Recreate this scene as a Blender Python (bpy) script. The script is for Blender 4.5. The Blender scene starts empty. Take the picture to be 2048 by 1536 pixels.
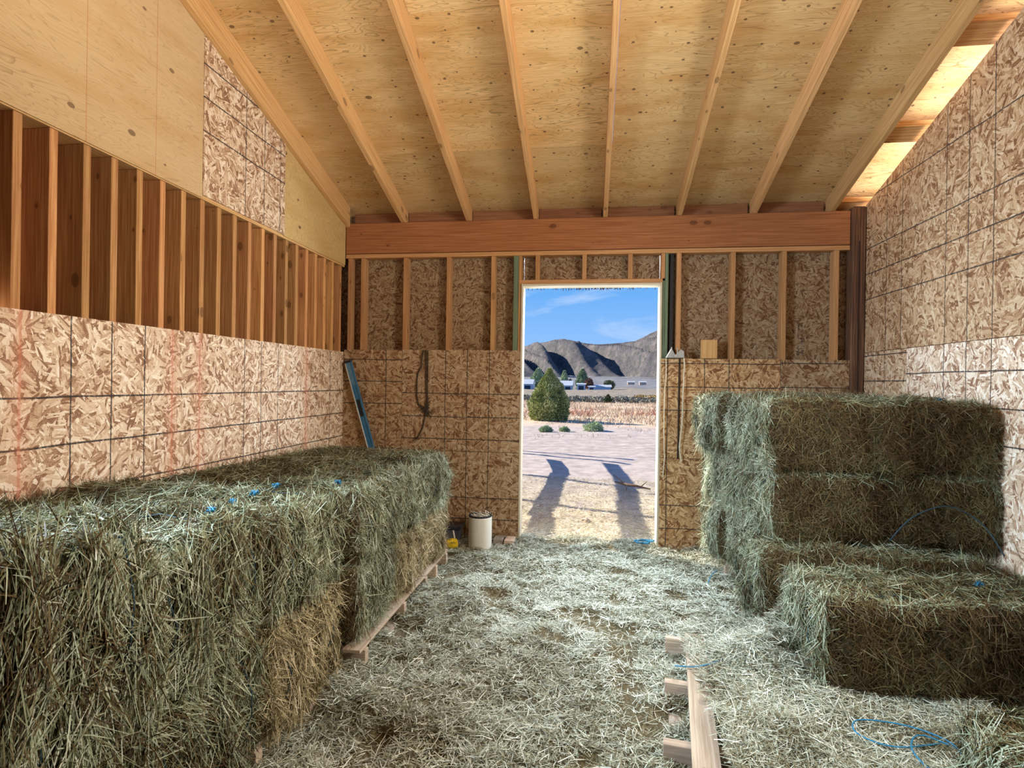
import bpy, bmesh, math, random
import numpy as np
from mathutils import Vector, Matrix
R_ = random.Random(7)
C = bpy.context.scene.collection

# ------------------------------------------------------------ camera, sky, sun, lights, exposure
F, YAW, PIT, ROL, CD, CZ = 1109.8, .1391, -.0017, .0148, 4.8885, 1.4025
cam = bpy.data.cameras.new('camera'); camo = bpy.data.objects.new('camera', cam); C.objects.link(camo)
cam.sensor_width = 36; cam.lens = F / 2048 * 36; cam.clip_start = .05; cam.clip_end = 9000
cy, sy = math.cos(YAW), math.sin(YAW)
fw = Vector((-sy * math.cos(PIT), cy * math.cos(PIT), math.sin(PIT))); rt0 = Vector((cy, sy, 0)); up0 = rt0.cross(fw)
rt = rt0 * math.cos(ROL) + up0 * math.sin(ROL); up = up0 * math.cos(ROL) - rt0 * math.sin(ROL)
camo.matrix_world = Matrix(((rt.x, up.x, -fw.x, 0), (rt.y, up.y, -fw.y, -CD), (rt.z, up.z, -fw.z, CZ), (0, 0, 0, 1)))
S = bpy.context.scene; S.camera = camo
S.view_settings.view_transform = 'Standard'; S.view_settings.look = 'None'
S.view_settings.exposure = 0.08; S.view_settings.gamma = 1; S.view_settings.use_curve_mapping = False

class NT:
    "tiny node-tree helper"
    def __init__(s, tree): s.t = tree; s.n = tree.nodes; s.l = tree.links
    def node(s, typ, **kw):
        n = s.n.new(typ)
        for k, v in kw.items():
            if k[0] == 'i' and k[1:].isdigit(): s.set(n.inputs[int(k[1:])], v)
            elif k.startswith('in_'): s.set(n.inputs[k[3:].replace('_', ' ')], v)
            else: setattr(n, k, v)
        return n
    def set(s, inp, v):
        if hasattr(v, 'is_output') or hasattr(v, 'links') and not isinstance(v, (int, float)): s.l.new(v, inp)
        else: inp.default_value = v
    def math(s, op, a, b=0.0, c=0.0, clamp=False):
        n = s.n.new('ShaderNodeMath'); n.operation = op; n.use_clamp = clamp
        s.set(n.inputs[0], a); s.set(n.inputs[1], b)
        if op in ('MULTIPLY_ADD', 'COMPARE', 'SMOOTH_MIN'): s.set(n.inputs[2], c)
        return n.outputs[0]
    def mix(s, f, a, b, blend='MIX'):
        n = s.n.new('ShaderNodeMix'); n.data_type = 'RGBA'; n.blend_type = blend
        s.set(n.inputs[0], f); s.set(n.inputs[6], a); s.set(n.inputs[7], b)
        return n.outputs[2]
    def ramp(s, f, stops, interp='LINEAR'):
        n = s.n.new('ShaderNodeValToRGB'); s.set(n.inputs[0], f); cr = n.color_ramp; cr.interpolation = interp
        while len(cr.elements) < len(stops): cr.elements.new(.5)
        for e, (p, c) in zip(cr.elements, stops):
            e.position = p; e.color = (c[0], c[1], c[2], 1) if hasattr(c, '__len__') else (c, c, c, 1)
        return n.outputs[0]
    def mrange(s, f, a, b, c=0.0, d=1.0):
        n = s.n.new('ShaderNodeMapRange'); s.set(n.inputs[0], f)
        for i, v in enumerate((a, b, c, d)): s.set(n.inputs[i + 1], v)
        return n.outputs[0]
    def mapping(s, v, loc=(0, 0, 0), rot=(0, 0, 0), scale=(1, 1, 1)):
        n = s.n.new('ShaderNodeMapping'); s.set(n.inputs[0], v); n.inputs[1].default_value = loc
        n.inputs[2].default_value = rot; n.inputs[3].default_value = scale
        return n.outputs[0]
    def noise(s, v, scale, detail=3, rough=.5, dist=0.0):
        n = s.n.new('ShaderNodeTexNoise'); s.set(n.inputs['Vector'], v); n.inputs['Scale'].default_value = scale
        n.inputs['Detail'].default_value = detail; n.inputs['Roughness'].default_value = rough
        n.inputs['Distortion'].default_value = dist
        return n
    def voro(s, v, scale, feature='F1', rnd=1.0, dims='3D'):
        n = s.n.new('ShaderNodeTexVoronoi'); n.feature = feature; n.voronoi_dimensions = dims; s.set(n.inputs['Vector'], v)
        n.inputs['Scale'].default_value = scale; n.inputs['Randomness'].default_value = rnd
        return n

# sky: clear blue, paler at the horizon, thin drifting cirrus everywhere
W = bpy.data.worlds.new('sky'); S.world = W; W.use_nodes = True; W.node_tree.nodes.clear(); w = NT(W.node_tree)
tc = w.node('ShaderNodeTexCoord').outputs['Generated']; sx = w.node('ShaderNodeSeparateXYZ', i0=tc)
skyc = w.ramp(sx.outputs[2], [(0, (.42, .64, .97)), (.07, (.27, .52, .95)), (.2, (.10, .38, .87)), (.6, (.05, .2, .62)), (1, (.04, .16, .55))])
cn = w.noise(w.mapping(tc, (1.3, .2, .1), (0, .25, .3), (2.6, 2.6, 9)), 2.1, 6, .55, .6)
cl = w.math('MULTIPLY', w.mrange(cn.outputs[0], .5, .74), .62)
skyc = w.mix(cl, skyc, (.72, .82, .98, 1))
bg = w.node('ShaderNodeBackground', i0=skyc, i1=1.0); ow = w.node('ShaderNodeOutputWorld'); w.l.new(bg.outputs[0], ow.inputs[0])

SUN_H = Vector((.922, -.387, 0)); EL = math.radians(28)
sd = (SUN_H * math.cos(EL) + Vector((0, 0, -math.sin(EL)))).normalized()
sl = bpy.data.lights.new('sun', 'SUN'); sl.energy = 10.5; sl.angle = math.radians(.55); sl.color = (1, .90, .77)
so = bpy.data.objects.new('sun', sl); C.objects.link(so); so.rotation_euler = sd.to_track_quat('-Z', 'Y').to_euler()

def area(name, loc, target, sx_, sy_, power, col, spread=180):
    l = bpy.data.lights.new(name, 'AREA'); l.shape = 'RECTANGLE'; l.size = sx_; l.size_y = sy_; l.energy = power; l.color = col
    l.spread = math.radians(spread)
    o = bpy.data.objects.new(name, l); C.objects.link(o); o.location = loc
    o.rotation_euler = (Vector(target) - Vector(loc)).to_track_quat('-Z', 'Y').to_euler()
    return o
area('fill_left', (-2.12, -3.42, 2.0), (2.2, -2.3, .7), .8, .8, 80, (.70, .86, 1.0), 105)  # added fill lamp out of view, cool light for the right side
area('fill_right', (2.12, -3.1, 2.0), (-2.2, -2.2, 1.4), .9, 1.2, 62, (1.0, .90, .78), 125)  # added fill lamp out of view, warms and brightens the left wall
area('fill_ceiling', (0, -3.75, 2.75), (0, -2.7, 4.3), 3.7, .9, 40, (1.0, .92, .80), 150)  # added upward fill above the frame, brightens the roof underside
area('fill_over_door', (.1, .50, 2.68), (.3, -2.4, .3), 1.6, .4, 135, (.76, .88, 1.0), 84)  # added unseen lamp, stands in for skylight coming through the doorway
area('fill_outside_left', (-1.5, .80, 1.35), (2.0, -2.2, 1.1),  .6, 1.4, 34, (.72, .87, 1.0), 110)  # added unseen fill, shines through the doorway onto the right stack
area('fill_outside_right', (1.5, .80, 1.35), (-2.0, -2.4, 1.1),  .6, 1.4, 28, (.78, .89, 1.0), 110)  # added unseen fill, shines through the doorway onto the left stack
area('fill_right_eave', (3.45, -1.0, 2.6), (2.1, -1.0, 3.14), 3.6, .5, 150, (1.0, .93, .86), 140)  # added unseen fill outside, brightens the underside of the overhang

# ------------------------------------------------------------ materials
def mat(name):
    m = bpy.data.materials.new(name); m.use_nodes = True; m.node_tree.nodes.clear(); t = NT(m.node_tree)
    b = t.node('ShaderNodeBsdfPrincipled'); o = t.node('ShaderNodeOutputMaterial'); t.l.new(b.outputs[0], o.inputs[0])
    b.inputs['Roughness'].default_value = .75; b.inputs['Specular IOR Level'].default_value = .25
    return m, t, b
def bump(t, b, h, s=.3, d=.01):
    n = t.node('ShaderNodeBump'); n.inputs['Strength'].default_value = s; n.inputs['Distance'].default_value = d
    t.set(n.inputs['Height'], h); t.l.new(n.outputs[0], b.inputs['Normal'])
def plain(name, col, rough=.6, metal=0.0, var=.15, sc=30, spec=.3):
    m, t, b = mat(name); tc = t.node('ShaderNodeTexCoord').outputs['Object']
    n = t.noise(tc, sc, 4).outputs[0]
    c = t.mix(n, tuple(x * (1 - var) for x in col) + (1,), tuple(min(1, x * (1 + var)) for x in col) + (1,))
    t.set(b.inputs['Base Color'], c); b.inputs['Roughness'].default_value = rough; b.inputs['Metallic'].default_value = metal
    b.inputs['Specular IOR Level'].default_value = spec
    return m

def wood(name, base, dark, knots=1.0, vary=.25, grain=1.0, kth=.74):
    m, t, b = mat(name); uv = t.node('ShaderNodeUVMap').outputs[0]
    oi = t.node('ShaderNodeObjectInfo').outputs['Random']
    warp = t.noise(t.mapping(uv, scale=(1.2, 5, 1)), 1.0, 2)
    uvw = t.node('ShaderNodeVectorMath', operation='ADD', i0=uv)
    t.set(uvw.inputs[1], t.mapping(warp.outputs[1], scale=(.0, .03, 0)))
    uvw = uvw.outputs[0]
    g = t.noise(t.mapping(uvw, scale=(1.5, 55, 1)), 1.6, 4, .6).outputs[0]
    g2 = t.noise(t.mapping(uvw, scale=(6, 260, 1)), 1.0, 2).outputs[0]
    f = t.math('ADD', t.math('MULTIPLY', t.mrange(g, .38, .62), .9 * grain), t.math('MULTIPLY', t.math('SUBTRACT', g2, .3), .6 * grain))
    c = t.mix(f, base + (1,), dark + (1,))
    kv = t.voro(t.mapping(uv, scale=(2.1, 8.5, 1)), 1.0, dims='2D')
    krad = t.math('MULTIPLY', t.node('ShaderNodeSeparateXYZ', i0=kv.outputs['Color']).outputs[0], .2)
    kk = t.math('SUBTRACT', krad, .09)
    kd = t.mapping(uv, scale=(5.5, 8.5, 1))
    kvd = t.voro(t.mapping(uv, scale=(5.0, 8.5, 1)), 1.0, dims='2D')
    sel = t.node('ShaderNodeSeparateXYZ', i0=kvd.outputs['Color']).outputs[1]
    rad = t.mrange(sel, kth, 1.0, 0.0, .17)
    kd = kvd.outputs['Distance']
    kmask = t.math('MULTIPLY', t.math('LESS_THAN', kd, rad), .62 * knots)
    halo = t.math('MULTIPLY', t.math('LESS_THAN', kd, t.math('MULTIPLY', rad, 1.9)), .3 * knots)
    kc = tuple(x * .3 for x in dark) + (1,)
    c = t.mix(halo, c, dark + (1,)); c = t.mix(kmask, c, kc)
    sh = t.mrange(oi, 0, 1, 1 - vary, 1 + vary * .6)
    hs = t.node('ShaderNodeHueSaturation', in_Color=c, in_Value=sh); t.set(hs.inputs['Hue'], t.mrange(t.math('FRACT', t.math('MULTIPLY', oi, 7.3)), 0, 1, .5 - vary * .02, .5 + vary * .02))
    t.set(b.inputs['Base Color'], hs.outputs[0]); bump(t, b, g, .25, .004)
    return m

def lines(t, coord, vals, width):
    out = None
    for v in vals:
        a = t.math('COMPARE', coord, v, width); out = a if out is None else t.math('MAXIMUM', out, a)
    return out

def osb(name, base=1.0, warm=0.0, hv=(), hh=(), red=(), axis='X', sc=.82):
    "oriented strand board: three layers of long flakes, each in patches of its own direction; chalk/ink grid lines printed on top"
    m, t, b = mat(name); uv = t.node('ShaderNodeUVMap').outputs[0]
    pos = t.node('ShaderNodeSeparateXYZ', i0=t.node('ShaderNodeNewGeometry').outputs['Position'])
    val = None; col = None
    for k, (ps, lng, wid, cut) in enumerate([(11, 12, 80, 0), (9, 9, 55, .42), (14, 16, 90, .5), (12, 11, 60, .62), (19, 22, 130, .7)]):
        p = t.mapping(uv, loc=(3.7 * k, 1.9 * k, 0)); p2 = t.noise(p, 9, 2).outputs[1]
        pw = t.node('ShaderNodeVectorMath', operation='ADD', i0=p); t.set(pw.inputs[1], t.mapping(p2, scale=(.12, .12, 0)))
        a = t.node('ShaderNodeSeparateXYZ', i0=t.voro(pw.outputs[0], ps * sc, dims='2D').outputs['Color']).outputs[0]
        vr = t.node('ShaderNodeVectorRotate', rotation_type='Z_AXIS'); t.set(vr.inputs['Vector'], p); t.set(vr.inputs['Angle'], t.math('MULTIPLY', a, 6.28))
        v = t.voro(t.mapping(vr.outputs[0], scale=(lng * sc, wid * sc, 1)), 1.0, dims='2D')
        s3 = t.node('ShaderNodeSeparateXYZ', i0=v.outputs['Color'])
        c = t.math('MULTIPLY_ADD', s3.outputs[0], .9, t.math('MULTIPLY', v.outputs['Distance'], -.2))
        if k < 2:
            fb = t.noise(t.mapping(vr.outputs[0], scale=(14, 330, 1)), 1.0, 2).outputs[0]
            c = t.math('ADD', c, t.math('MULTIPLY', t.math('SUBTRACT', fb, .5), .7))
        if col is None: col = c
        else:
            n = t.node('ShaderNodeMix', i0=t.math('GREATER_THAN', s3.outputs[1], cut), i2=col, i3=c); col = n.outputs[0]
    fine = t.noise(t.mapping(uv, scale=(1, 1, 1)), 140, 3, .7).outputs[0]
    col = t.math('ADD', col, t.math('MULTIPLY', t.math('SUBTRACT', fine, .5), .7))
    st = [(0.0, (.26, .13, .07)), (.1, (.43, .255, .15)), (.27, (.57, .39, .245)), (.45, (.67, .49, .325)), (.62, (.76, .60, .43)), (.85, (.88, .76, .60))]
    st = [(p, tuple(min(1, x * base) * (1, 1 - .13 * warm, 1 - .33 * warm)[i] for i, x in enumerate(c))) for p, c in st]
    c = t.ramp(col, st)
    hc = pos.outputs[0 if axis == 'X' else 1]; vc = pos.outputs[2]
    jit = t.math('MULTIPLY', t.math('SUBTRACT', t.noise(uv, 3.0, 3).outputs[0], .5), .012)
    hc = t.math('ADD', hc, jit); vc = t.math('ADD', vc, jit)
    brk = t.mrange(t.noise(uv, 60, 2).outputs[0], .25, .5, .45, .95)
    for (vals, cc, wd, crd) in ((hv, (.04, .035, .035, 1), .0036, hc), (hh, (.04, .035, .035, 1), .0042, vc)):
        l = lines(t, crd, vals, wd)
        if l is not None: c = t.mix(t.math('MULTIPLY', l, brk), c, cc)
    l = lines(t, hc, red, .006)
    if l is not None:
        c = t.mix(t.math('MULTIPLY', l, .45), c, (.62, .16, .09, 1))
        l2 = None
        for v in red:
            g = t.math('SUBTRACT', 1.0, t.math('MULTIPLY', t.math('ABSOLUTE', t.math('SUBTRACT', hc, v)), 14.0), clamp=True); l2 = g if l2 is None else t.math('MAXIMUM', l2, g)
        c = t.mix(t.math('MULTIPLY', l2, .28), c, (.72, .27, .16, 1))
    t.set(b.inputs['Base Color'], c); b.inputs['Roughness'].default_value = .62; bump(t, b, col, .25, .003)
    return m

def ply(name, base, dark, axis_scale=(1.0, 6.0), knots=.5, contrast=1.0, nails=False, pencil=()):
    m, t, b = mat(name); uv = t.node('ShaderNodeUVMap').outputs[0]
    n = t.noise(t.mapping(uv, scale=(axis_scale[0], axis_scale[1], 1)), 1.7, 3, .5, .5).outputs[0]
    f = t.math('FRACT', t.math('MULTIPLY', n, 24.0))
    ln = t.mrange(f, .0, .3, 1, 0)
    amp = t.mrange(t.noise(uv, 1.3, 2).outputs[0], .35, .65, .25, 1.0)
    ln = t.math('MULTIPLY', t.math('MULTIPLY', ln, amp), .85 * contrast)
    g = t.noise(t.mapping(uv, scale=(4 * axis_scale[0], 40 * axis_scale[1], 1)), 1, 3, .6).outputs[0]
    blot = t.noise(t.mapping(uv, scale=(1.2, 4, 1)), 1.6, 4, .6).outputs[0]
    c = t.mix(t.mrange(g, .3, .7, 0, .6 * contrast), base + (1,), dark + (1,))
    c = t.mix(t.mrange(blot, .45, .7, 0, .7 * contrast), c, (dark[0], dark[1] * .92, dark[2] * .8, 1))
    c = t.mix(ln, c, tuple(x * .6 for x in dark) + (1,))
    kv = t.voro(t.mapping(uv, scale=(2.6, 4.2, 1)), 1.0, dims='2D'); sel = t.node('ShaderNodeSeparateXYZ', i0=kv.outputs['Color']).outputs[1]
    rad = t.mrange(sel, .45, 1.0, 0, .062)
    c = t.mix(t.math('MULTIPLY', t.math('LESS_THAN', kv.outputs['Distance'], rad), .75 * knots), c, (.10, .045, .02, 1))
    if nails:
        kv = t.voro(t.mapping(uv, scale=(6.5, 9, 1)), 1.0, dims='2D'); sel = t.node('ShaderNodeSeparateXYZ', i0=kv.outputs['Color']).outputs[0]
        c = t.mix(t.math('MULTIPLY', t.math('LESS_THAN', kv.outputs['Distance'], t.mrange(sel, .1, 1.0, .01, .075)), .8), c, (.1, .05, .03, 1))
    if pencil:
        pos = t.node('ShaderNodeSeparateXYZ', i0=t.node('ShaderNodeNewGeometry').outputs['Position'])
        l = lines(t, pos.outputs[1], pencil, .0016); c = t.mix(t.math('MULTIPLY', l, .6), c, (.5, .14, .06, 1))
    oi = t.node('ShaderNodeObjectInfo').outputs['Random']
    hs = t.node('ShaderNodeHueSaturation', in_Color=c, in_Value=t.mrange(oi, 0, 1, .9, 1.08))
    t.set(b.inputs['Base Color'], hs.outputs[0]); bump(t, b, g, .15, .003)
    return m

def hay_mat(name, stops, rough=.6):
    "per-stalk colour from the mesh attribute tone"
    m, t, b = mat(name); a = t.node('ShaderNodeAttribute'); a.attribute_name = 'tone'
    c = t.ramp(a.outputs['Fac'], stops); t.set(b.inputs['Base Color'], c); b.inputs['Roughness'].default_value = rough
    b.inputs['Specular IOR Level'].default_value = .3
    return m
M = {}
M['hay'] = hay_mat('hay_green', [(0, (.035, .02, .007)), (.2, (.10, .062, .022)), (.3, (.16, .12, .05)), (.38, (.20, .225, .125)), (.62, (.345, .395, .265)), (.85, (.56, .62, .49)), (1, (.76, .78, .64))])
M['straw'] = hay_mat('hay_straw', [(0, (.10, .075, .03)), (.3, (.29, .24, .12)), (.6, (.50, .42, .25)), (.85, (.70, .61, .42)), (1, (.85, .78, .6))])
M['floorhay'] = hay_mat('hay_floor', [(0, (.08, .06, .026)), (.25, (.20, .19, .11)), (.5, (.36, .38, .28)), (.8, (.60, .64, .54)), (1, (.84, .86, .76))])
M['grass'] = hay_mat('dry_grass', [(0, (.30, .20, .12)), (.35, (.50, .37, .25)), (.7, (.66, .53, .38)), (1, (.74, .62, .46))])
M['redgrass'] = hay_mat('red_grass', [(0, (.28, .09, .05)), (.5, (.5, .2, .12)), (1, (.6, .3, .2))])
M['juniper'] = hay_mat('juniper_leaf', [(0, (.08, .10, .035)), (.4, (.29, .33, .11)), (.8, (.54, .57, .22)), (1, (.72, .68, .42))])
M['poplar'] = hay_mat('poplar_leaf', [(0, (.14, .2, .11)), (.5, (.34, .44, .26)), (1, (.55, .62, .4))])
M['darkleaf'] = hay_mat('dark_leaf', [(0, (.03, .05, .02)), (.5, (.08, .12, .05)), (1, (.2, .2, .1))])
M['redleaf'] = hay_mat('red_leaf', [(0, (.12, .05, .04)), (.5, (.25, .12, .09)), (1, (.35, .2, .13))])
M['sage'] = hay_mat('sage_leaf', [(0, (.12, .11, .08)), (.5, (.27, .25, .19)), (1, (.42, .39, .3))])
M['weed'] = hay_mat('weed_leaf', [(0, (.2, .28, .14)), (.5, (.45, .55, .3)), (1, (.65, .72, .48))])
M['rust'] = hay_mat('rabbit_bush', [(0, (.2, .12, .04)), (.5, (.42, .29, .1)), (1, (.6, .45, .2))])

def core(name, a, b_):
    m, t, b = mat(name); tc = t.node('ShaderNodeTexCoord').outputs['Object']
    n1 = t.noise(t.mapping(tc, scale=(1, 1, .35)), 90, 4, .7).outputs[0]
    c = t.ramp(n1, [(.3, a), (.7, b_)]); t.set(b.inputs['Base Color'], c); bump(t, b, n1, .8, .01); b.inputs['Roughness'].default_value = .9
    return m
M['core'] = core('hay_core', (.035, .032, .014), (.16, .15, .07))
M['core_straw'] = core('straw_core', (.07, .045, .016), (.26, .18, .08))
M['duff'] = core('hay_duff', (.055, .04, .018), (.22, .18, .095))
M['lumber'] = wood('lumber', (.74, .46, .21), (.54, .30, .12), 1.0, .18, 1.0, .7)
M['slat'] = wood('red_fir', (.78, .44, .185), (.50, .225, .08), 1.0, .34, 1.0, .66)
M['stud'] = wood('stud_wood', (.62, .36, .165), (.46, .23, .095), .8, .15)
M['beam'] = wood('beam_wood', (.47, .20, .085), (.31, .115, .045), 1.0, .03, 1.0, .6)
M['block'] = wood('blocking_wood', (.36, .17, .085), (.25, .105, .05), .6, .1)
M['post'] = wood('weathered_post', (.24, .12, .065), (.10, .05, .028), .6, .05, 1.3)
M['green'] = wood('green_treated', (.20, .27, .17), (.13, .18, .12), .3, .1)
M['pallet'] = wood('pallet_wood', (.60, .49, .38), (.38, .28, .2), .5, .25)
M['greywood'] = wood('old_rail', (.35, .3, .25), (.2, .16, .13), .5, .2)
M['cut'] = wood('cut_block', (.78, .50, .22), (.62, .35, .14), .2, .05)
M['ceil'] = ply('roof_plywood', (.82, .60, .315), (.60, .37, .15), (.8, 5.5), 1.0, 1.35, nails=True)
M['plywall'] = ply('wall_plywood', (.72, .535, .30), (.58, .365, .17), (.9, 5.0), .9, .75, pencil=(-2.68, -2.275))
M['plywall2'] = ply('wall_plywood_warm', (.72, .52, .23), (.56, .36, .14), (5, 1.5), 1.0, .8)
VL = (-2.74, -2.53, -2.33, -1.5, -1.31, -1.1, -.28, -3.36, -3.56)
M['osb_left'] = osb('osb_left', 1.15, -.45, VL, (1.313, 1.105, .893), (-2.96, -2.14, -1.925, -.69), 'Y')
M['osb_up'] = osb('osb_upper_left', 1.06, -.1, (-1.52, -1.31, -1.11), (3.25, 3.055, 2.855), (), 'Y')
M['osb_right'] = osb('osb_right', .80, .6, (-.33, -.54, -1.04, -1.25, -1.46, -2.27, -2.47, -2.68), (2.94, 2.53, 2.325, 2.12), (), 'Y')  # upper sheets darker and browner, painting in where the light falls off
M['osb_right_low'] = osb('osb_right_low', 1.14, -.6, (-1.04, -1.25, -1.46, -2.27, -2.47), (1.51, 1.3, 1.1), (), 'Y')  # same board paled, cool light on the lower wall put into its colour
M['osb_right_low2'] = osb('osb_right_low_far', .95, .1, (-.33,), (1.66, 1.46, 1.26), (), 'Y')
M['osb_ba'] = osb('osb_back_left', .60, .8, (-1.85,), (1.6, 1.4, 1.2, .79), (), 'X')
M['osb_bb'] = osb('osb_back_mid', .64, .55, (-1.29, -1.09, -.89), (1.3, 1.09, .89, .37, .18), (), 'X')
M['osb_br'] = osb('osb_back_right', .86, 1.1, (.66, .96, 1.16, 1.57, 1.98), (1.59, 1.39, 1.19, .38, .18), (), 'X')  # yellowed to paint in warm light bounced beside the doorway
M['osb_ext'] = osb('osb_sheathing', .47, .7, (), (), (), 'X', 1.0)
M['trim'] = plain('cream_trim', (.66, .59, .46), .55, var=.06)
M['blue'] = plain('blue_paint', (.035, .16, .31), .35, var=.1)
M['bluedull'] = plain('worn_blue_paint', (.10, .22, .33), .5, var=.35, sc=60)
M['metal'] = plain('aluminium', (.55, .55, .52), .35, .7, .1)
M['galv'] = plain('galvanised', (.42, .43, .42), .5, .3, .25)
M['black'] = plain('black_rubber', (.02, .02, .024), .5)
M['white'] = plain('white_plastic', (.80, .78, .70), .45, var=.05)
M['yellow'] = plain('yellow_cord', (.80, .58, .03), .5)
M['orange'] = plain('orange_plastic', (.8, .22, .04), .5)
M['grey'] = plain('grey_plastic', (.10, .095, .12), .5)
M['greylid'] = plain('dark_lid', (.03, .03, .045), .4)
M['twine'] = plain('blue_twine', (.03, .20, .36), .6, var=.3, sc=80)
M['twine_dull'] = plain('faded_twine', (.025, .055, .075), .7, var=.3, sc=80)
M['rope_dark'] = plain('dark_rope', (.055, .04, .03), .8, var=.4, sc=80)
M['rope_white'] = plain('pale_strap', (.76, .70, .56), .7, var=.12)
M['bark'] = plain('bark', (.16, .11, .08), .9, var=.4)
M['shedwall'] = plain('white_metal_siding', (.42, .55, .72), .5, var=.08, sc=1)
M['shedroof'] = plain('pale_metal_roof', (.52, .56, .60), .4, var=.06, sc=1)
M['dark'] = plain('dark_opening', (.03, .05, .09), .8)
M['rock'] = plain('rock', (.5, .4, .34), .8, var=.3, sc=20)
M['board'] = wood('pale_board', (.66, .5, .38), (.5, .36, .26), .2, .1)
M['ink'] = plain('ink', (.05, .03, .03), .8)

def ground_mat():
    m, t, b = mat('ground_dirt'); pos = t.node('ShaderNodeNewGeometry').outputs['Position']
    s = t.node('ShaderNodeSeparateXYZ', i0=pos); y = s.outputs[1]
    n = t.noise(pos, 4, 6, .65).outputs[0]; nb = t.noise(pos, .35, 4, .6).outputs[0]
    dirt = t.ramp(n, [(.3, (.32, .27, .245)), (.55, (.47, .41, .375)), (.75, (.57, .52, .48))])
    straw = t.ramp(t.noise(pos, 40, 4, .7).outputs[0], [(.3, (.42, .37, .27)), (.65, (.74, .69, .55))])
    sm = t.math('MULTIPLY', t.mrange(y, 1.4, 4.2, 1, 0), t.mrange(t.noise(pos, 3, 3).outputs[0], .3, .55))
    c = t.mix(sm, dirt, straw)
    # tyre ruts, slightly darker ribbed arcs across the yard
    rx = t.mapping(pos, rot=(0, 0, -.09)); rs = t.node('ShaderNodeSeparateXYZ', i0=rx).outputs[1]
    wv = t.math('SINE', t.math('MULTIPLY', t.math('ADD', rs, t.math('MULTIPLY', nb, 1.5)), 11.0))
    rut = t.math('MULTIPLY', t.mrange(wv, .3, .9, 0, .3), t.math('MULTIPLY', t.mrange(y, 5, 6.5), t.mrange(y, 11, 12.5, 1, 0)))
    c = t.mix(rut, c, (.27, .205, .18, 1))
    field = t.ramp(t.noise(t.mapping(pos, scale=(.5, 1, 1)), 1.2, 6, .7).outputs[0], [(.3, (.42, .29, .20)), (.5, (.60, .46, .32)), (.72, (.70, .57, .42))])
    red = t.math('MULTIPLY', t.mrange(t.noise(t.mapping(pos, scale=(.12, .3, 1)), 1.0, 4, .6).outputs[0], .56, .66), .6)
    field = t.mix(red, field, (.46, .25, .18, 1))
    c = t.mix(t.mrange(t.math('ADD', y, t.math('MULTIPLY', nb, 4)), 15.5, 18.5), c, field)
    sage = t.ramp(t.noise(pos, .8, 5, .7).outputs[0], [(.35, (.13, .12, .10)), (.5, (.24, .21, .17)), (.7, (.46, .36, .24))])
    c = t.mix(t.mrange(y, 47, 50), c, sage)
    far = t.ramp(t.noise(t.mapping(pos, scale=(.6, .3, 1)), .06, 8, .7).outputs[0], [(.35, (.12, .13, .15)), (.55, (.2, .2, .21)), (.72, (.36, .3, .26))])
    c = t.mix(t.mrange(y, 280, 420), c, far)
    t.set(b.inputs['Base Color'], c); b.inputs['Roughness'].default_value = .95; bump(t, b, n, .5, .04)
    return m
M['ground'] = ground_mat()
def hill_mat():
    m, t, b = mat('hillside'); pos = t.node('ShaderNodeNewGeometry').outputs['Position']
    n = t.noise(pos, .02, 8, .75).outputs[0]; n2 = t.noise(pos, .006, 4, .6).outputs[0]
    c = t.ramp(n, [(.33, (.045, .05, .058)), (.5, (.105, .10, .108)), (.68, (.20, .175, .165))])
    c = t.mix(t.mrange(n2, .5, .7, 0, .5), c, (.165, .14, .135, 1))
    v = t.voro(pos, .06); sel = t.mrange(v.outputs['Distance'], .22, .4, .75, 0)
    c = t.mix(sel, c, (.055, .07, .06, 1))
    t.set(b.inputs['Base Color'], c); b.inputs['Roughness'].default_value = 1; bump(t, b, n, .6, 12)
    return m
M['hill'] = hill_mat()

# ------------------------------------------------------------ mesh helpers
def tag(o, label=None, cat=None, group=None, kind=None):
    if label: o['label'] = label
    if cat: o['category'] = cat
    if group: o['group'] = group
    if kind: o['kind'] = kind
    return o
def empty(name, loc=(0, 0, 0), rz=0, **kw):
    o = bpy.data.objects.new(name, None); C.objects.link(o); o.location = loc; o.rotation_euler = (0, 0, rz); o.empty_display_size = .1
    return tag(o, **kw)
def link(name, me, parent=None, m=None):
    o = bpy.data.objects.new(name, me); C.objects.link(o)
    if m is not None and not me.materials: me.materials.append(M[m])
    if parent is not None: o.parent = parent
    return o

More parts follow.
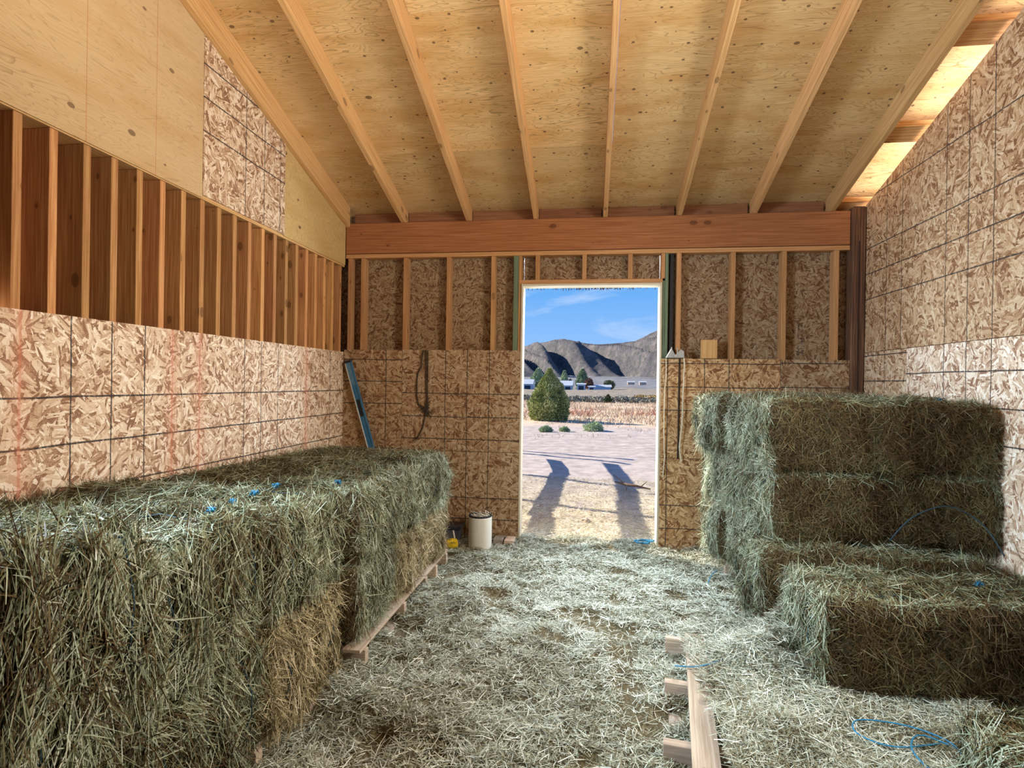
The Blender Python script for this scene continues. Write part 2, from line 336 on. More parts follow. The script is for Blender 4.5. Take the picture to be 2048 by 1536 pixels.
class MB:
    "collects shapes with UVs in metres; build() links them as one mesh"
    def __init__(s): s.v = []; s.f = []; s.uv = []; s.sm = []
    def quad(s, idx, uvs, smooth=False): s.f.append(idx); s.uv.append(uvs); s.sm.append(smooth)
    def box(s, a, b, mode='wood', fn=None, rot=None, jit=0.0, off=None):
        a = list(a); b = list(b); n = len(s.v)
        d = [b[i] - a[i] for i in range(3)]; L = max(range(3), key=lambda i: d[i]); seg = 1
        o = off or ((R_.random() * 40, R_.random() * 40) if mode == 'wood' else (0, 0))
        cs = [(x, y, z) for x in (a[0], b[0]) for y in (a[1], b[1]) for z in (a[2], b[2])]
        for c in cs:
            p = Vector(c)
            if rot is not None: p = rot @ p
            if fn: p = Vector(fn(*p))
            s.v.append(tuple(p))
        for ax, fs in ((0, (0, 1, 3, 2)), (0, (4, 6, 7, 5)), (1, (0, 4, 5, 1)), (1, (2, 3, 7, 6)), (2, (0, 2, 6, 4)), (2, (1, 5, 7, 3))):
            q = [cs[i] for i in fs]
            rest = [i for i in range(3) if i != ax]
            if mode == 'wood':
                if L in rest: u = L; v = [i for i in rest if i != L][0]
                else: u, v = rest
            elif mode == 'plan': u, v = rest
            else: v, u = rest
            s.quad([n + i for i in fs], [(c[u] + o[0], c[v] * (1 if mode != 'wood' else 1) + o[1] + ax * .37) for c in q])
        return s
    def tube(s, pts, r, n=6, cap=True, smooth=True):
        pts = [Vector(p) for p in pts]; rs = r if hasattr(r, '__len__') else [r] * len(pts); base = len(s.v); ref = Vector((.13, .31, .94)); acc = 0
        for i, p in enumerate(pts):
            d = (pts[min(i + 1, len(pts) - 1)] - pts[max(i - 1, 0)]).normalized()
            x = d.cross(ref)
            if x.length < .1: x = d.cross(Vector((1, 0, 0)))
            x.normalize(); y = d.cross(x)
            for k in range(n):
                a = 2 * math.pi * k / n; s.v.append(tuple(p + x * math.cos(a) * rs[i] + y * math.sin(a) * rs[i]))
        for i in range(len(pts) - 1):
            for k in range(n):
                a = base + i * n + k; b = base + i * n + (k + 1) % n
                s.quad([a, b, b + n, a + n], [(i * .05, k * .02)] * 4, smooth)
        if cap:
            s.quad([base + k for k in range(n)][::-1], [(0, 0)] * n); s.quad([base + (len(pts) - 1) * n + k for k in range(n)], [(0, 0)] * n)
        return s
    def lathe(s, prof, c=(0, 0, 0), n=28):
        base = len(s.v)
        for r, z in prof:
            for k in range(n):
                a = 2 * math.pi * k / n; s.v.append((c[0] + r * math.cos(a), c[1] + r * math.sin(a), c[2] + z))
        for i in range(len(prof) - 1):
            for k in range(n):
                a = base + i * n + k; b = base + i * n + (k + 1) % n; s.quad([a, b, b + n, a + n], [(k / n, prof[i][1])] * 4, True)
        s.quad([base + (len(prof) - 1) * n + k for k in range(n)], [(0, 0)] * n); s.quad([base + k for k in range(n)][::-1], [(0, 0)] * n)
        return s
    def prism(s, poly, y0, y1, plane='XZ'):
        n = len(s.v); k = len(poly)
        for y in (y0, y1):
            for (x, z) in poly: s.v.append({'XZ': (x, y, z), 'YZ': (y, x, z), 'XY': (x, z, y)}[plane])
        s.quad([n + i for i in range(k)][::-1], [poly[i] for i in range(k)][::-1]); s.quad([n + k + i for i in range(k)], list(poly))
        for i in range(k):
            j = (i + 1) % k; s.quad([n + i, n + j, n + k + j, n + k + i], [(poly[i][0], poly[i][1]), (poly[j][0], poly[j][1]), (poly[j][0], poly[j][1] + .02), (poly[i][0], poly[i][1] + .02)])
        return s
    def mesh(s, name, m=None, bevel=0):
        me = bpy.data.meshes.new(name); me.from_pydata(s.v, [], s.f); ul = me.uv_layers.new(name='UVMap')
        ul.data.foreach_set('uv', [x for f in s.uv for p in f for x in p]); me.polygons.foreach_set('use_smooth', s.sm)
        bm = bmesh.new(); bm.from_mesh(me); bmesh.ops.recalc_face_normals(bm, faces=bm.faces)
        if bevel: bmesh.ops.bevel(bm, geom=list(bm.edges), offset=bevel, segments=1, affect='EDGES', profile=.5)
        bm.to_mesh(me); bm.free()
        if m: me.materials.append(M[m])
        return me
    def build(s, name, m, parent=None, bevel=0): return link(name, s.mesh(name, m, bevel), parent)
def bx(name, m, parent, a, b, mode='wood', fn=None, bevel=0, rot=None, off=None):
    return MB().box(a, b, mode, fn, rot, off=off).build(name, m, parent, bevel)

# numpy value noise
rng = np.random.default_rng(11)
_T = rng.random((64, 64, 64)).astype(np.float32)
def vn(p):
    p = np.asarray(p, np.float32); i = np.floor(p).astype(int); f = p - i; f = f * f * (3 - 2 * f); i &= 63; j = (i + 1) & 63
    g = lambda a, b, c: _T[a, b, c]
    x0, y0, z0 = i.T; x1, y1, z1 = j.T; fx, fy, fz = f.T
    return ((g(x0, y0, z0) * (1 - fx) + g(x1, y0, z0) * fx) * (1 - fy) + (g(x0, y1, z0) * (1 - fx) + g(x1, y1, z0) * fx) * fy) * (1 - fz) + \
           ((g(x0, y0, z1) * (1 - fx) + g(x1, y0, z1) * fx) * (1 - fy) + (g(x0, y1, z1) * (1 - fx) + g(x1, y1, z1) * fx) * fy) * fz
def fbm(p, o=3):
    p = np.asarray(p, np.float32); s = 0; a = .5
    for k in range(o): s = s + a * vn(p * 2 ** k + 7.3 * k); a *= .5
    return s / (1 - .5 ** o)

def np_mesh(name, V, Fq, tone=None, smooth=False, m=None):
    me = bpy.data.meshes.new(name); n = len(V); k = len(Fq)
    me.vertices.add(n); me.vertices.foreach_set('co', V.astype(np.float32).ravel())
    me.loops.add(k * 4); me.loops.foreach_set('vertex_index', Fq.astype(np.int32).ravel())
    me.polygons.add(k); me.polygons.foreach_set('loop_start', np.arange(0, k * 4, 4, dtype=np.int32))
    me.update(calc_edges=True)
    if smooth: me.polygons.foreach_set('use_smooth', [True] * k)
    if tone is not None:
        a = me.attributes.new('tone', 'FLOAT', 'POINT'); a.data.foreach_set('value', tone.astype(np.float32))
    if m: me.materials.append(M[m])
    return me
def nrm(v): return v / (np.linalg.norm(v, axis=1, keepdims=True) + 1e-9)
def blades(P, D, N, L, Wd, bend, tone, name, m):
    "bent tapering ribbons: root P, direction D, face normal N, length L, width Wd, bend vectors"
    n = len(P); side = nrm(np.cross(D, N)) * (Wd[:, None] * .5)
    p1 = P + D * (L * .5)[:, None] + bend * .25; p2 = P + D * L[:, None] + bend
    V = np.empty((n, 6, 3), np.float32)
    V[:, 0] = P - side; V[:, 1] = P + side; V[:, 2] = p1 - side; V[:, 3] = p1 + side; V[:, 4] = p2 - side * .45; V[:, 5] = p2 + side * .45
    b = (np.arange(n) * 6)[:, None]
    Fq = np.concatenate([b + [0, 1, 3, 2], b + [2, 3, 5, 4]], 1).reshape(-1, 4)
    return np_mesh(name, V.reshape(-1, 3), Fq, np.repeat(tone, 6), m=m)

# ------------------------------------------------------------ the barn shell
LX, RX, SL, RZ = -2.263, 2.213, .307, 2.86
zr = lambda y: RZ - SL * y
roof = lambda x, y, h: (x, y, zr(y) + h)
YF = -6.6    # wall behind the camera

ceiling = empty('ceiling', kind='structure')
# roof sheathing: staggered 4x8 plywood sheets
rows = [(.62, -.652), (-.655, -1.76), (-1.763, -2.93), (-2.933, -4.1), (-4.103, -5.27), (-5.273, -6.7)]
for i, (y0, y1) in enumerate(rows):
    xs = [-2.4, -1.08, 1.36, 3.0] if i % 2 == 0 else [-2.4, .14, 2.58, 3.0]
    for a, b in zip(xs[:-1], xs[1:]):
        bx('sheathing_panel', 'ceil', ceiling, (a + .0015, y1, .147 + .0), (b - .0015, y0, .16), 'plan', roof, off=(R_.random() * 30, R_.random() * 30))
for i in range(7):
    x = -1.715 + .6096 * i + (.018 if i > 3 else 0)
    bx('rafter', 'lumber', ceiling, (x - .019, YF, 0), (x + .019, .098 if i < 7 else .5, .1465), 'wood', roof, .0015)
bx('rafter', 'lumber', ceiling, (LX + .001, YF, -.035), (LX + .04, .0, .1465), 'wood', roof, .0015)
for x0, x1 in zip([-2.223] + [-1.696 + .6096 * i + (.018 if i > 3 else 0) for i in range(6)], [-1.734 + .6096 * i + (.018 if i > 3 else 0) for i in range(7)]):
    bx('eave_block', 'block', ceiling, (x0 + .004, .10, RZ), (x1 - .014, .138, RZ + .112), 'wood', None, .001)
for y in (-2.17, -1.5, -.76, .04, -2.9, -3.6):
    bx('outrigger', 'slat', ceiling, (1.982, y - .075, .048), (2.86, y + .075, .086), 'wood', roof, .001)
bx('rafter', 'lumber', ceiling, (2.86, YF, 0), (2.9, .6, .1465), 'wood', roof, .0015)   # barge rafter of the overhang

wall_left = empty('wall_left', kind='structure')
ys = [YF, -4.36, -1.925, -.692, -.012]
for a, b in zip(ys[:-1], ys[1:]): bx('osb_panel', 'osb_left', wall_left, (LX - .011, a + .001, 0), (LX + .0 + R_.random() * .002, b - .001, 1.668), 'plan', off=(R_.random() * 9, R_.random() * 9))
i = 0; y = -.0
yy = -2.9863 + .1524 * 19
while yy > YF + .1:
    w_ = R_.uniform(-.004, .004)
    bx('slat_board', 'slat', wall_left, (LX - .15, yy + w_, .02), (LX - .012, yy + .0381 + w_, 2.455), 'wood', None, .002); yy -= .1524
bx('plate', 'lumber', wall_left, (LX - .152, YF, 2.456), (LX - .008, -.0, 2.494), 'wood', None, .002)
bx('unseen_backing', 'block', wall_left, (LX - .175, YF, 0), (LX - .153, .1, 3.0), 'plan')  # unseen board added to stop sun shining through the slat gaps
def gable(name, m, y0, y1, z0, x0, x1, top=.0, plane='YZ', side=wall_left):
    MB().prism([(y0, z0), (y1, z0), (y1, zr(y1) + top), (y0, zr(y0) + top)], x0, x1, 'YZ').build(name, m, side)
gable('plywood_panel', 'plywall', -4.36, -1.923, 2.462, LX - .012, LX)
gable('plywood_panel', 'plywall', YF, -4.362, 2.462, LX - .012, LX)
gable('osb_panel', 'osb_up', -1.921, -1.046, 2.478, LX - .012, LX + .004, -.0)
gable('plywood_panel', 'plywall2', -1.044, -.003, 2.47, LX - .012, LX)
gable('unseen_backing', 'block', YF, .1, 2.5, LX - .17, LX - .015, .14)

wall_right = empty('wall_right', kind='structure')
for a, b in ((YF, -3.06), (-3.058, -.622), (-.618, -.0)): gable('osb_panel', 'osb_right', a, b, 1.692, RX, RX + .012, .035, side=wall_right)
for a, b, m_ in ((YF, -3.06, 'osb_right_low'), (-3.058, -.622, 'osb_right_low'), (-.618, -.0, 'osb_right_low2')): bx('osb_panel', m_, wall_right, (RX - .002, a, 0), (RX + .01, b, 1.688), 'plan', off=(3.3 + a, 1.2))
for k in range(11): gable('stud', 'stud', -.1 - .6 * k, -.062 - .6 * k, 0, RX + .014, RX + .104, .02, side=wall_right)
gable('siding', 'osb_ext', YF, .12, 0, RX + .106, RX + .118, -.02, side=wall_right)

wall_back = empty('wall_back', kind='structure')
DX0, DX1 = -.598, .588
bx('beam', 'beam', wall_back, (LX + .003, -.002, 2.578), (2.098, .092, 2.857), 'wood', None, .003)
bx('top_plate', 'stud', wall_back, (LX + .003, .0, 2.535), (2.098, .089, 2.573), 'wood', None, .002)
MB().box((2.103, -.028, 0), (2.212, .092, 2.885)).build('post', 'post', wall_back, .012)
MB().box((2.150, -.034, .3), (2.157, -.026, 2.6)).build('crack', 'ink', wall_back)
for x in (-2.236, -2.1092, -1.7028, -1.2964, -.89 + .003): bx('stud', 'stud', wall_back, (x, .0, .038), (x + .038, .089, 2.534), 'wood', None, .002)
for x in (.723, 1.1655, 1.572, 1.979): bx('stud', 'stud', wall_back, (x, .0, .038), (x + .038, .089, 2.534), 'wood', None, .002)
tag(bx('stud', 'green', wall_back, (-.684, .0, .038), (-.640, .089, 2.534), 'wood', None, .002), 'green-tinted stud left of the doorway')
tag(bx('stud', 'green', wall_back, (.628, .004, .038), (.654, .089, 2.534), 'wood', None, .002), 'green-tinted stud right of the doorway')
bx('stud', 'black', wall_back, (.672, .03, .038), (.70, .089, 2.534), 'wood')
bx('jack_stud', 'stud', wall_back, (-.638, .0, .0), (-.612, .089, 2.534), 'wood', None, .002)
bx('jack_stud', 'green', wall_back, (.600, .002, .0), (.626, .089, 2.30), 'wood', None, .002)
bx('header', 'stud', wall_back, (-.637, -.003, 2.283), (.607, .089, 2.318), 'wood', None, .002)
for x in (-.49, -.08, .315): bx('cripple_stud', 'stud', wall_back, (x, .0, 2.319), (x + .038, .089, 2.534), 'wood', None, .002)
bx('cripple_stud', 'stud', wall_back, (.592, -.002, 2.319), (.625, .089, 2.534), 'wood', None, .002)
bx('sill_plate', 'stud', wall_back, (LX + .003, .0, 0), (-.612, .089, .037)); bx('sill_plate', 'stud', wall_back, (.627, .0, 0), (2.1, .089, .037))
# outer sheathing seen between the studs
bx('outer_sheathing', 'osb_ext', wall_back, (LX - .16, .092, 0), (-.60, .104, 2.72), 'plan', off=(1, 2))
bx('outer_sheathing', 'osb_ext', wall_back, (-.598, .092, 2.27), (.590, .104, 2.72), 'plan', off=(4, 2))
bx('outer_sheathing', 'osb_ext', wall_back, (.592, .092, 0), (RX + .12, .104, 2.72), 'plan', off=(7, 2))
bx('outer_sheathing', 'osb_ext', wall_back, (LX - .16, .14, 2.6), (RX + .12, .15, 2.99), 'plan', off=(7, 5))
# inner OSB, chest high
for nm, m_, x0, x1, z0, z1, o in (('a', 'osb_ba', LX + .003, -1.697, .0, 1.69, (0, 0)), ('b', 'osb_bb', -1.694, -.613, .785, 1.692, (5, 3)), ('c', 'osb_bb', -1.694, -.613, 0, .781, (8, 1)),
                              ('d', 'osb_br', .603, 1.568, .785, 1.632, (2, 8)), ('e', 'osb_br', .603, 1.568, 0, .781, (9, 8)), ('f', 'osb_ba', 1.571, 2.10, 0, 1.63, (3, 5))):
    bx('osb_panel', m_, wall_back, (x0, -.0125, z0), (x1, -.0015, z1), 'plan', off=o)
def stamp(x, z, y, n, w):
    s_ = MB(); r = random.Random(n)
    for k in range(n):
        for c in range(2):
            h = r.choice((.004, .008, .014, .02)); zz = z - k * .022
            for q in range(r.choice((1, 2, 3))): s_.box((x + c * w + q * .009, y, zz - h), (x + c * w + q * .009 + r.choice((.003, .006)), y + .0008, zz))
    return tag(s_.build('grade_stamp', 'ink', wall_back), 'faded vertical ink grade stamp')
stamp(-1.83, 1.93, .0905, 9, .03); stamp(1.735, 1.93, .0905, 12, .028)

door = empty('door_1', kind='structure')
bx('jamb', 'trim', door, (DX0 - .013, -.016, 0), (DX0 + .005, .125, 2.282), 'wood', None, .002)
bx('jamb', 'trim', door, (DX1 - .004, -.016, 0), (DX1 + .014, .125, 2.282), 'wood', None, .002)
bx('head_jamb', 'trim', door, (DX0 + .006, -.016, 2.262), (DX1 - .005, .125, 2.28), 'wood', None, .002)
fr = MB(); r = random.Random(3)
for k in range(120):
    x = r.gauss(.02, .25); x = max(DX0 + .03, min(DX1 - .03, x)); z = 2.261
    fr.tube([(x, .118, z), (x + r.uniform(-.01, .01), .12, z - r.uniform(.004, .022))], .0025, 3)
tag(fr.build('ragged_fringe', 'ink', door), kind='stuff')

wall_front = empty('wall_front', kind='structure')      # behind the photographer
bx('osb_panel', 'osb_ext', wall_front, (LX, YF, 0), (-.002, YF + .012, 3.4), 'plan'); bx('osb_panel', 'osb_ext', wall_front, (.002, YF, 0), (RX, YF + .012, 3.4), 'plan')
gable_z = zr(YF) + .14
bx('osb_panel', 'osb_ext', wall_front, (LX, YF, 3.4), (RX, YF + .012, gable_z), 'plan')

# ------------------------------------------------------------ ground and hills
def terrain(x, y):
    x = np.asarray(x, float); y = np.asarray(y, float)
    z = np.interp(y, [-30, 1, 8, 18, 50, 80, 250, 420, 1500, 2200], [-.03, -.03, -.05, -.10, -.36, -.72, -1.3, -1.0, 14, 36])
    return z
def grid_mesh(name, X, Y, Zf, m, smooth=True):
    gx, gy = np.meshgrid(X, Y); P = np.stack([gx.ravel(), gy.ravel()], 1); Z = Zf(P[:, 0], P[:, 1]); V = np.column_stack([P, Z])
    nx, ny = len(X), len(Y); i = (np.arange(ny - 1)[:, None] * nx + np.arange(nx - 1)[None, :]).ravel()
    return np_mesh(name, V, np.stack([i, i + 1, i + nx + 1, i + nx], 1), smooth=smooth, m=m)
def gz(x, y):
    P = np.column_stack([x, y, 0 * x]); near = np.clip(1 - (y - 15) / 20, 0, 1) * np.clip((y - .1) / .8, 0, 1)
    return terrain(x, y) + (fbm(P * 1.1, 3) - .5) * .05 * near + (fbm(P * 6, 2) - .5) * .018 * near + (fbm(P * .05 + 9, 3) - .5) * np.clip((y - 90) / 300, 0, 1) * 6
Yg = np.concatenate([np.arange(-12, .12, 1.0), [.12], np.arange(.2, 16, .08), np.arange(16, 60, .8), np.geomspace(61, 2300, 60)])
Xg = np.concatenate([-np.geomspace(6, 1500, 34)[::-1], np.arange(-5.5, 5.5, .11), np.geomspace(6, 1500, 34)])
go = link('ground', grid_mesh('ground', Xg, Yg, gz, 'ground')); tag(go, kind='structure')

def ridge(x):   # crest height above the camera level
    px = [-1500, -900, -520, -330, -288, -243, -205, -167, -130, -88, -27, 38, 90, 155, 200, 250, 275, 420, 700, 1500]
    pz = [150, 230, 150, 166, 176, 190, 196, 208, 212, 204, 193, 188, 192, 197, 202, 226, 240, 300, 240, 200]
    return np.interp(x, px, pz)
def hz(x, y):
    D = (y - 1750) / 850.0    # 0 at the foot, 1 at the crest
    u = x * 1.0 + (1 - np.clip(D, 0, 1)) * -330
    P = np.column_stack([u / 64.0 + 3.1, D * 1.0, 0 * x]); s1 = np.abs(vn(P) * 2 - 1)
    P2 = np.column_stack([u / 46.0 + 5, D * 2.4, 0 * x + 3]); s2 = np.abs(vn(P2) * 2 - 1)
    crest = ridge(x)
    prof = np.clip(D, 0, 1) ** .8
    back = np.clip(1 - np.clip(D - 1, 0, 2) * .7, 0, 1)
    mid = np.clip(4 * np.clip(D, 0, 1) * (1 - np.clip(D, 0, 1)), 0, 1)
    h = crest * prof * back - mid * (s1 * 150 + s2 * 24) + (1 - s1) * mid * 40
    h += (fbm(np.column_stack([x, y, 0 * x]) / 24.0, 4) - .5) * 7 * np.clip(D * 4, 0, 1)
    foot = np.interp(y, [1500, 1750, 2600], [14, 22, 0])
    return np.where(D < 0, 18.0 + D * 30, h + foot)
hill = link('hills', grid_mesh('hills', np.arange(-1500, 1500, 7.0), np.concatenate([np.arange(1700, 2640, 8.0), np.arange(2640, 3300, 40)]), hz, 'hill')); tag(hill, kind='structure')

# ------------------------------------------------------------ floor with loose hay
MOUND = [(1.05, -1.98, .22, .16, .14), (.86, -2.2, .14, .22, .14), (-1.0, -3.35, .05, .2, .3), (.66, -1.75, .05, .25, .25), (-.35, -2.75, .03, .3, .2)]
def fz(x, y):
    P = np.column_stack([x, y, 0 * x])
    z = .030 + (fbm(P * 3.1 + 3, 3) - .5) * .085 + (fbm(P * 11, 2) - .5) * .045
    z = z * np.clip((.35 - y) / .5, .3, 1)
    hole = fbm(P * 5.2 + 21, 2); z -= np.clip(hole - .62, 0, 1) * .22
    for mx, my, h, sx_, sy_ in MOUND: z = z + h * np.exp(-((x - mx) / sx_) ** 2 - ((y - my) / sy_) ** 2)
    return np.maximum(z, .002)
fl = link('floor', grid_mesh('floor', np.arange(LX - .1, RX + .12, .025), np.concatenate([[YF], np.arange(-5, .14, .025)]), fz, 'duff')); tag(fl, kind='structure')
def scatter_flat(n, fx, seed, zf, Lr, Wr, lift, name, m, mask=None, tilt=.22, tone_bias=0.0):
    g = np.random.default_rng(seed); x, y = fx(g, n)
    keep = np.ones(n, bool)
    if mask is not None: keep = g.random(n) < mask(x, y)
    x = x[keep]; y = y[keep]; n = len(x)
    a = g.random(n) * 2 * math.pi; tl = np.abs(g.normal(0, tilt, n)) * np.where(g.random(n) < .08, 2.2, 1)
    D = nrm(np.column_stack([np.cos(a), np.sin(a), tl])); L = Lr[0] + (Lr[1] - Lr[0]) * g.random(n) ** 1.6; Wd = Wr[0] + (Wr[1] - Wr[0]) * g.random(n)
    z = zf(x, y) + g.random(n) * lift; P = np.column_stack([x, y, z]) - D * (L * .5)[:, None]; P[:, 2] = np.maximum(P[:, 2], .004) if zf is fz else P[:, 2]
    N = nrm(np.column_stack([g.normal(0, .45, n), g.normal(0, .45, n), np.ones(n)])); side = np.column_stack([-np.sin(a), np.cos(a), 0 * a])
    bend = side * (g.normal(0, .22, n) * L)[:, None]; bend[:, 2] += g.normal(0, .08, n) * L
    tone = np.clip(g.beta(1.5, 1.5, n) + tone_bias + (fbm(np.column_stack([x, y, 0 * x]) * 4 + 5, 2) - .5) * .5, 0, 1)
    return blades(P, D, N, L, Wd, bend, tone, name, m)
def fmask(x, y):
    P = np.column_stack([x, y, 0 * x]); return np.clip(1.15 - np.clip(fbm(P * 5.2 + 21, 2) - .56, 0, 1) * 6.0, .2, 1) * np.clip(.5 + fbm(P * 16 + 3, 2), 0, 1)
def fxin(g, n):
    t_ = g.random(n) ** .85; y = -3.35 + 3.55 * (1 - t_) ** 1.0; y = -3.35 + 3.55 * g.random(n) ** 1.15
    return g.uniform(-1.45, 1.75, n), y
lh = link('loose_hay', scatter_flat(190000, fxin, 5, fz, (.02, .085), (.0016, .0042), .02, 'loose_hay', 'floorhay', fmask))
tag(lh, 'loose pale green hay stalks covering the barn floor', 'hay', kind='stuff')
def fxout(g, n): return g.uniform(-1.8, 1.6, n), .1 + 3.6 * g.random(n) ** 1.9
lo = link('loose_straw', scatter_flat(42000, fxout, 6, lambda x, y: gz(x, y) + .004, (.02, .08), (.002, .005), .012, 'loose_straw', 'straw', None, .15, .18))
tag(lo, 'pale straw scattered on the dirt outside the doorway', 'straw', kind='stuff')

# ------------------------------------------------------------ hay bales
BH = np.array([.565, .268, .198]); STR = (-.165, 0.0, .165)
def bale_surface(Pbox, seed):
    r = .072; h = BH; inner = np.clip(Pbox, -(h - r), h - r); d = Pbox - inner; n = nrm(d); p = inner + r * n
    s = fbm(p * 6 + seed * 13.7, 2) - .5; s2 = fbm(p * np.array([9, 9, 4]) + seed * 5.1, 2) - .5; s3 = fbm(p * 22 + seed, 2) - .5
    gr = sum(np.exp(-((p[:, 1] - q) / .030) ** 2) for q in STR) * (1 - np.abs(n[:, 1]))
    flake = np.abs(((p[:, 0] + seed * .03) * 9) % 1 - .5) * 2   # wafers pressed along the length
    disp = s * .085 + s2 * .05 + s3 * .03 - gr * .040 + (1 - np.abs(n[:, 1])) * np.abs(n[:, 0]) * .012 - (flake > .86) * .008 * np.abs(n[:, 1])
    return p + n * disp[:, None], n
def box_pts(g, n):
    h = BH; areas = np.array([h[1] * h[2], h[1] * h[2], h[0] * h[2], h[0] * h[2], h[0] * h[1], h[0] * h[1] * .12]); areas[:2] *= 1.5
    f = g.choice(6, n, p=areas / areas.sum()); u = g.uniform(-1, 1, n); v = g.uniform(-1, 1, n); P = np.empty((n, 3))
    for k in range(6):
        s_ = f == k; ax = k // 2; sg = 1 if k % 2 == 0 else -1; o = [a for a in range(3) if a != ax]
        P[s_, ax] = sg * h[ax]; P[s_, o[0]] = u[s_] * h[o[0]]; P[s_, o[1]] = v[s_] * h[o[1]]
    return P
def bale_body(seed):
    vs = []; fs = []; h = BH; N_ = {0: 26, 1: 14, 2: 12}; base = 0
    for ax in range(3):
        o = [a for a in range(3) if a != ax]
        for sg in (-1, 1):
            a = np.linspace(-1, 1, N_[o[0]] + 1); b = np.linspace(-1, 1, N_[o[1]] + 1); A, B = np.meshgrid(a, b)
            P = np.empty((A.size, 3)); P[:, ax] = sg * h[ax]; P[:, o[0]] = A.ravel() * h[o[0]]; P[:, o[1]] = B.ravel() * h[o[1]]
            nx = len(a); i = (np.arange(len(b) - 1)[:, None] * nx + np.arange(nx - 1)[None, :]).ravel() + base
            q = np.stack([i, i + 1, i + nx + 1, i + nx], 1)
            if (sg > 0) != (ax != 1): q = q[:, ::-1]
            vs.append(P); fs.append(q); base += len(P)
    V, n = bale_surface(np.concatenate(vs), seed)
    me = np_mesh('hay_block', V - n * .006, np.concatenate(fs), smooth=True)
    bm = bmesh.new(); bm.from_mesh(me); bmesh.ops.remove_doubles(bm, verts=bm.verts, dist=.002); bm.to_mesh(me); bm.free()
    me.materials.append(M['core']); return me
def bale_stalks(seed, n=43500):
    g = np.random.default_rng(seed + 100); P, N = bale_surface(box_pts(g, n), seed)
    ax = np.argmax(np.abs(N), 1)
    T = g.normal(0, 1, (n, 3))
    T[ax == 0] *= np.array([.3, .42, 1.25]); T[ax == 1] *= np.array([.9, .3, 1.1]); T[ax == 2] *= np.array([.8, 1.1, .3])
    wild = g.random(n) < .18; T[wild] = g.normal(0, 1, (wild.sum(), 3))
    # stalks of the same tuft lie alike
    ang = (fbm(P * 8 + seed, 2) - .5) * 4.6 + g.normal(0, .42, n); e = (ax == 0) & (g.random(n) < .8)
    sg = np.where(g.random(n) < .5, 1, -1)
    T[e] = np.column_stack([0 * ang, np.sin(ang) * .8 * sg, np.cos(ang) * sg])[e] + g.normal(0, .12, (e.sum(), 3))
    T -= N * (T * N).sum(1, keepdims=True); D = nrm(nrm(T) + N * np.abs(g.normal(0, .2, n))[:, None] + N * (g.random(n) < .05)[:, None] * .5)
    L = .025 + .085 * g.random(n) ** 1.7; L[ax == 0] *= 1.15; Wd = .0014 + .0027 * g.random(n) ** 1.5
    P = P - D * (L * .35)[:, None] + N * (g.random(n) * .012)[:, None]
    bend = g.normal(0, .2, (n, 3)) * L[:, None]; bend[:, 2] -= (.22 * L) * (g.random(n) < .6)
    Nf = nrm(N + g.normal(0, .5, (n, 3)))
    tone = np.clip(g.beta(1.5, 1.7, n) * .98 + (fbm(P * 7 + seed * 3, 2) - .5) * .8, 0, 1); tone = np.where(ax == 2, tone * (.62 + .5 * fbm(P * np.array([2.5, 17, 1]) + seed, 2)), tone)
    tone = np.where(ax == 1, np.minimum(tone * .40, .24 + .1 * tone), tone)  # brown cut sides, darkened further to paint in their shade
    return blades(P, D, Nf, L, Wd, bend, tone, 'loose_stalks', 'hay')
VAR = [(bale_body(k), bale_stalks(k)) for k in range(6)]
def twine_mesh(q, seed):
    g = np.random.default_rng(seed); h = BH; pts = []
    N_ = 14
    for i in range(N_ + 1): pts.append((-h[0] + 2 * h[0] * i / N_, q, h[2]))
    for i in range(1, 7): pts.append((h[0], q, h[2] - 2 * h[2] * i / 6))
    for i in range(1, 8): pts.append((h[0] - 2 * h[0] * i / 7, q, -h[2]))
    for i in range(1, 7): pts.append((-h[0], q, -h[2] + 2 * h[2] * i / 6))
    P, n = bale_surface(np.array(pts), 0); P = P + n * .013 + g.normal(0, .0018, P.shape)
    P[:, 1] = q + g.normal(0, .003, len(P)); P[-1] = P[0]
    return MB().tube([tuple(p) for p in P], .0022, 4, cap=False).mesh('twine', 'twine_dull')
def knot_mesh(seed):
    r = random.Random(seed); s_ = MB()
    for k in range(14):
        a = r.uniform(0, 6.28); l = r.uniform(.008, .022); s_.tube([(0, 0, 0), (math.cos(a) * l * .6, math.sin(a) * l * .6, .012 + r.random() * .012), (math.cos(a) * l, math.sin(a) * l, r.uniform(.0, .02))], .0022, 4)
    return s_.mesh('knot', 'twine')
TW = [twine_mesh(q, 40 + i) for i, q in enumerate(STR)]; KN = [knot_mesh(i) for i in range(3)]

def bale(x, y, z, label, group, var, flip=False, scl=(1, 1, 1), kind='hay', rz=0.0, knots=(), knot_x=.38, tilt=0.0):
    "x,y,z: centre of the underside"
    r0 = empty('hay_bale', (x, y, z), rz + (math.pi if flip else 0), label=label, cat='hay bale', group=group)
    r0.scale = scl; r0.rotation_euler[0] = tilt
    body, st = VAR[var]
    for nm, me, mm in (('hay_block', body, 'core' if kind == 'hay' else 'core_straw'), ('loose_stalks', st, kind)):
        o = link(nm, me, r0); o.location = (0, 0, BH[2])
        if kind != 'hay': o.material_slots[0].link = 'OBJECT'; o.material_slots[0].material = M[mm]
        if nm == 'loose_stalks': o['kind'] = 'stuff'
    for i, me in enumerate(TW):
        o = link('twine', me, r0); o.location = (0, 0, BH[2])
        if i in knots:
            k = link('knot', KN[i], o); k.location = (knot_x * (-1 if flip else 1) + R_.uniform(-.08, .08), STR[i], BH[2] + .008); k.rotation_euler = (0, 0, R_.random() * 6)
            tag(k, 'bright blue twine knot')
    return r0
GL = 'hay bales stacked along the left wall'; GR = 'hay bales stacked against the right wall'
hs = .41 / .4
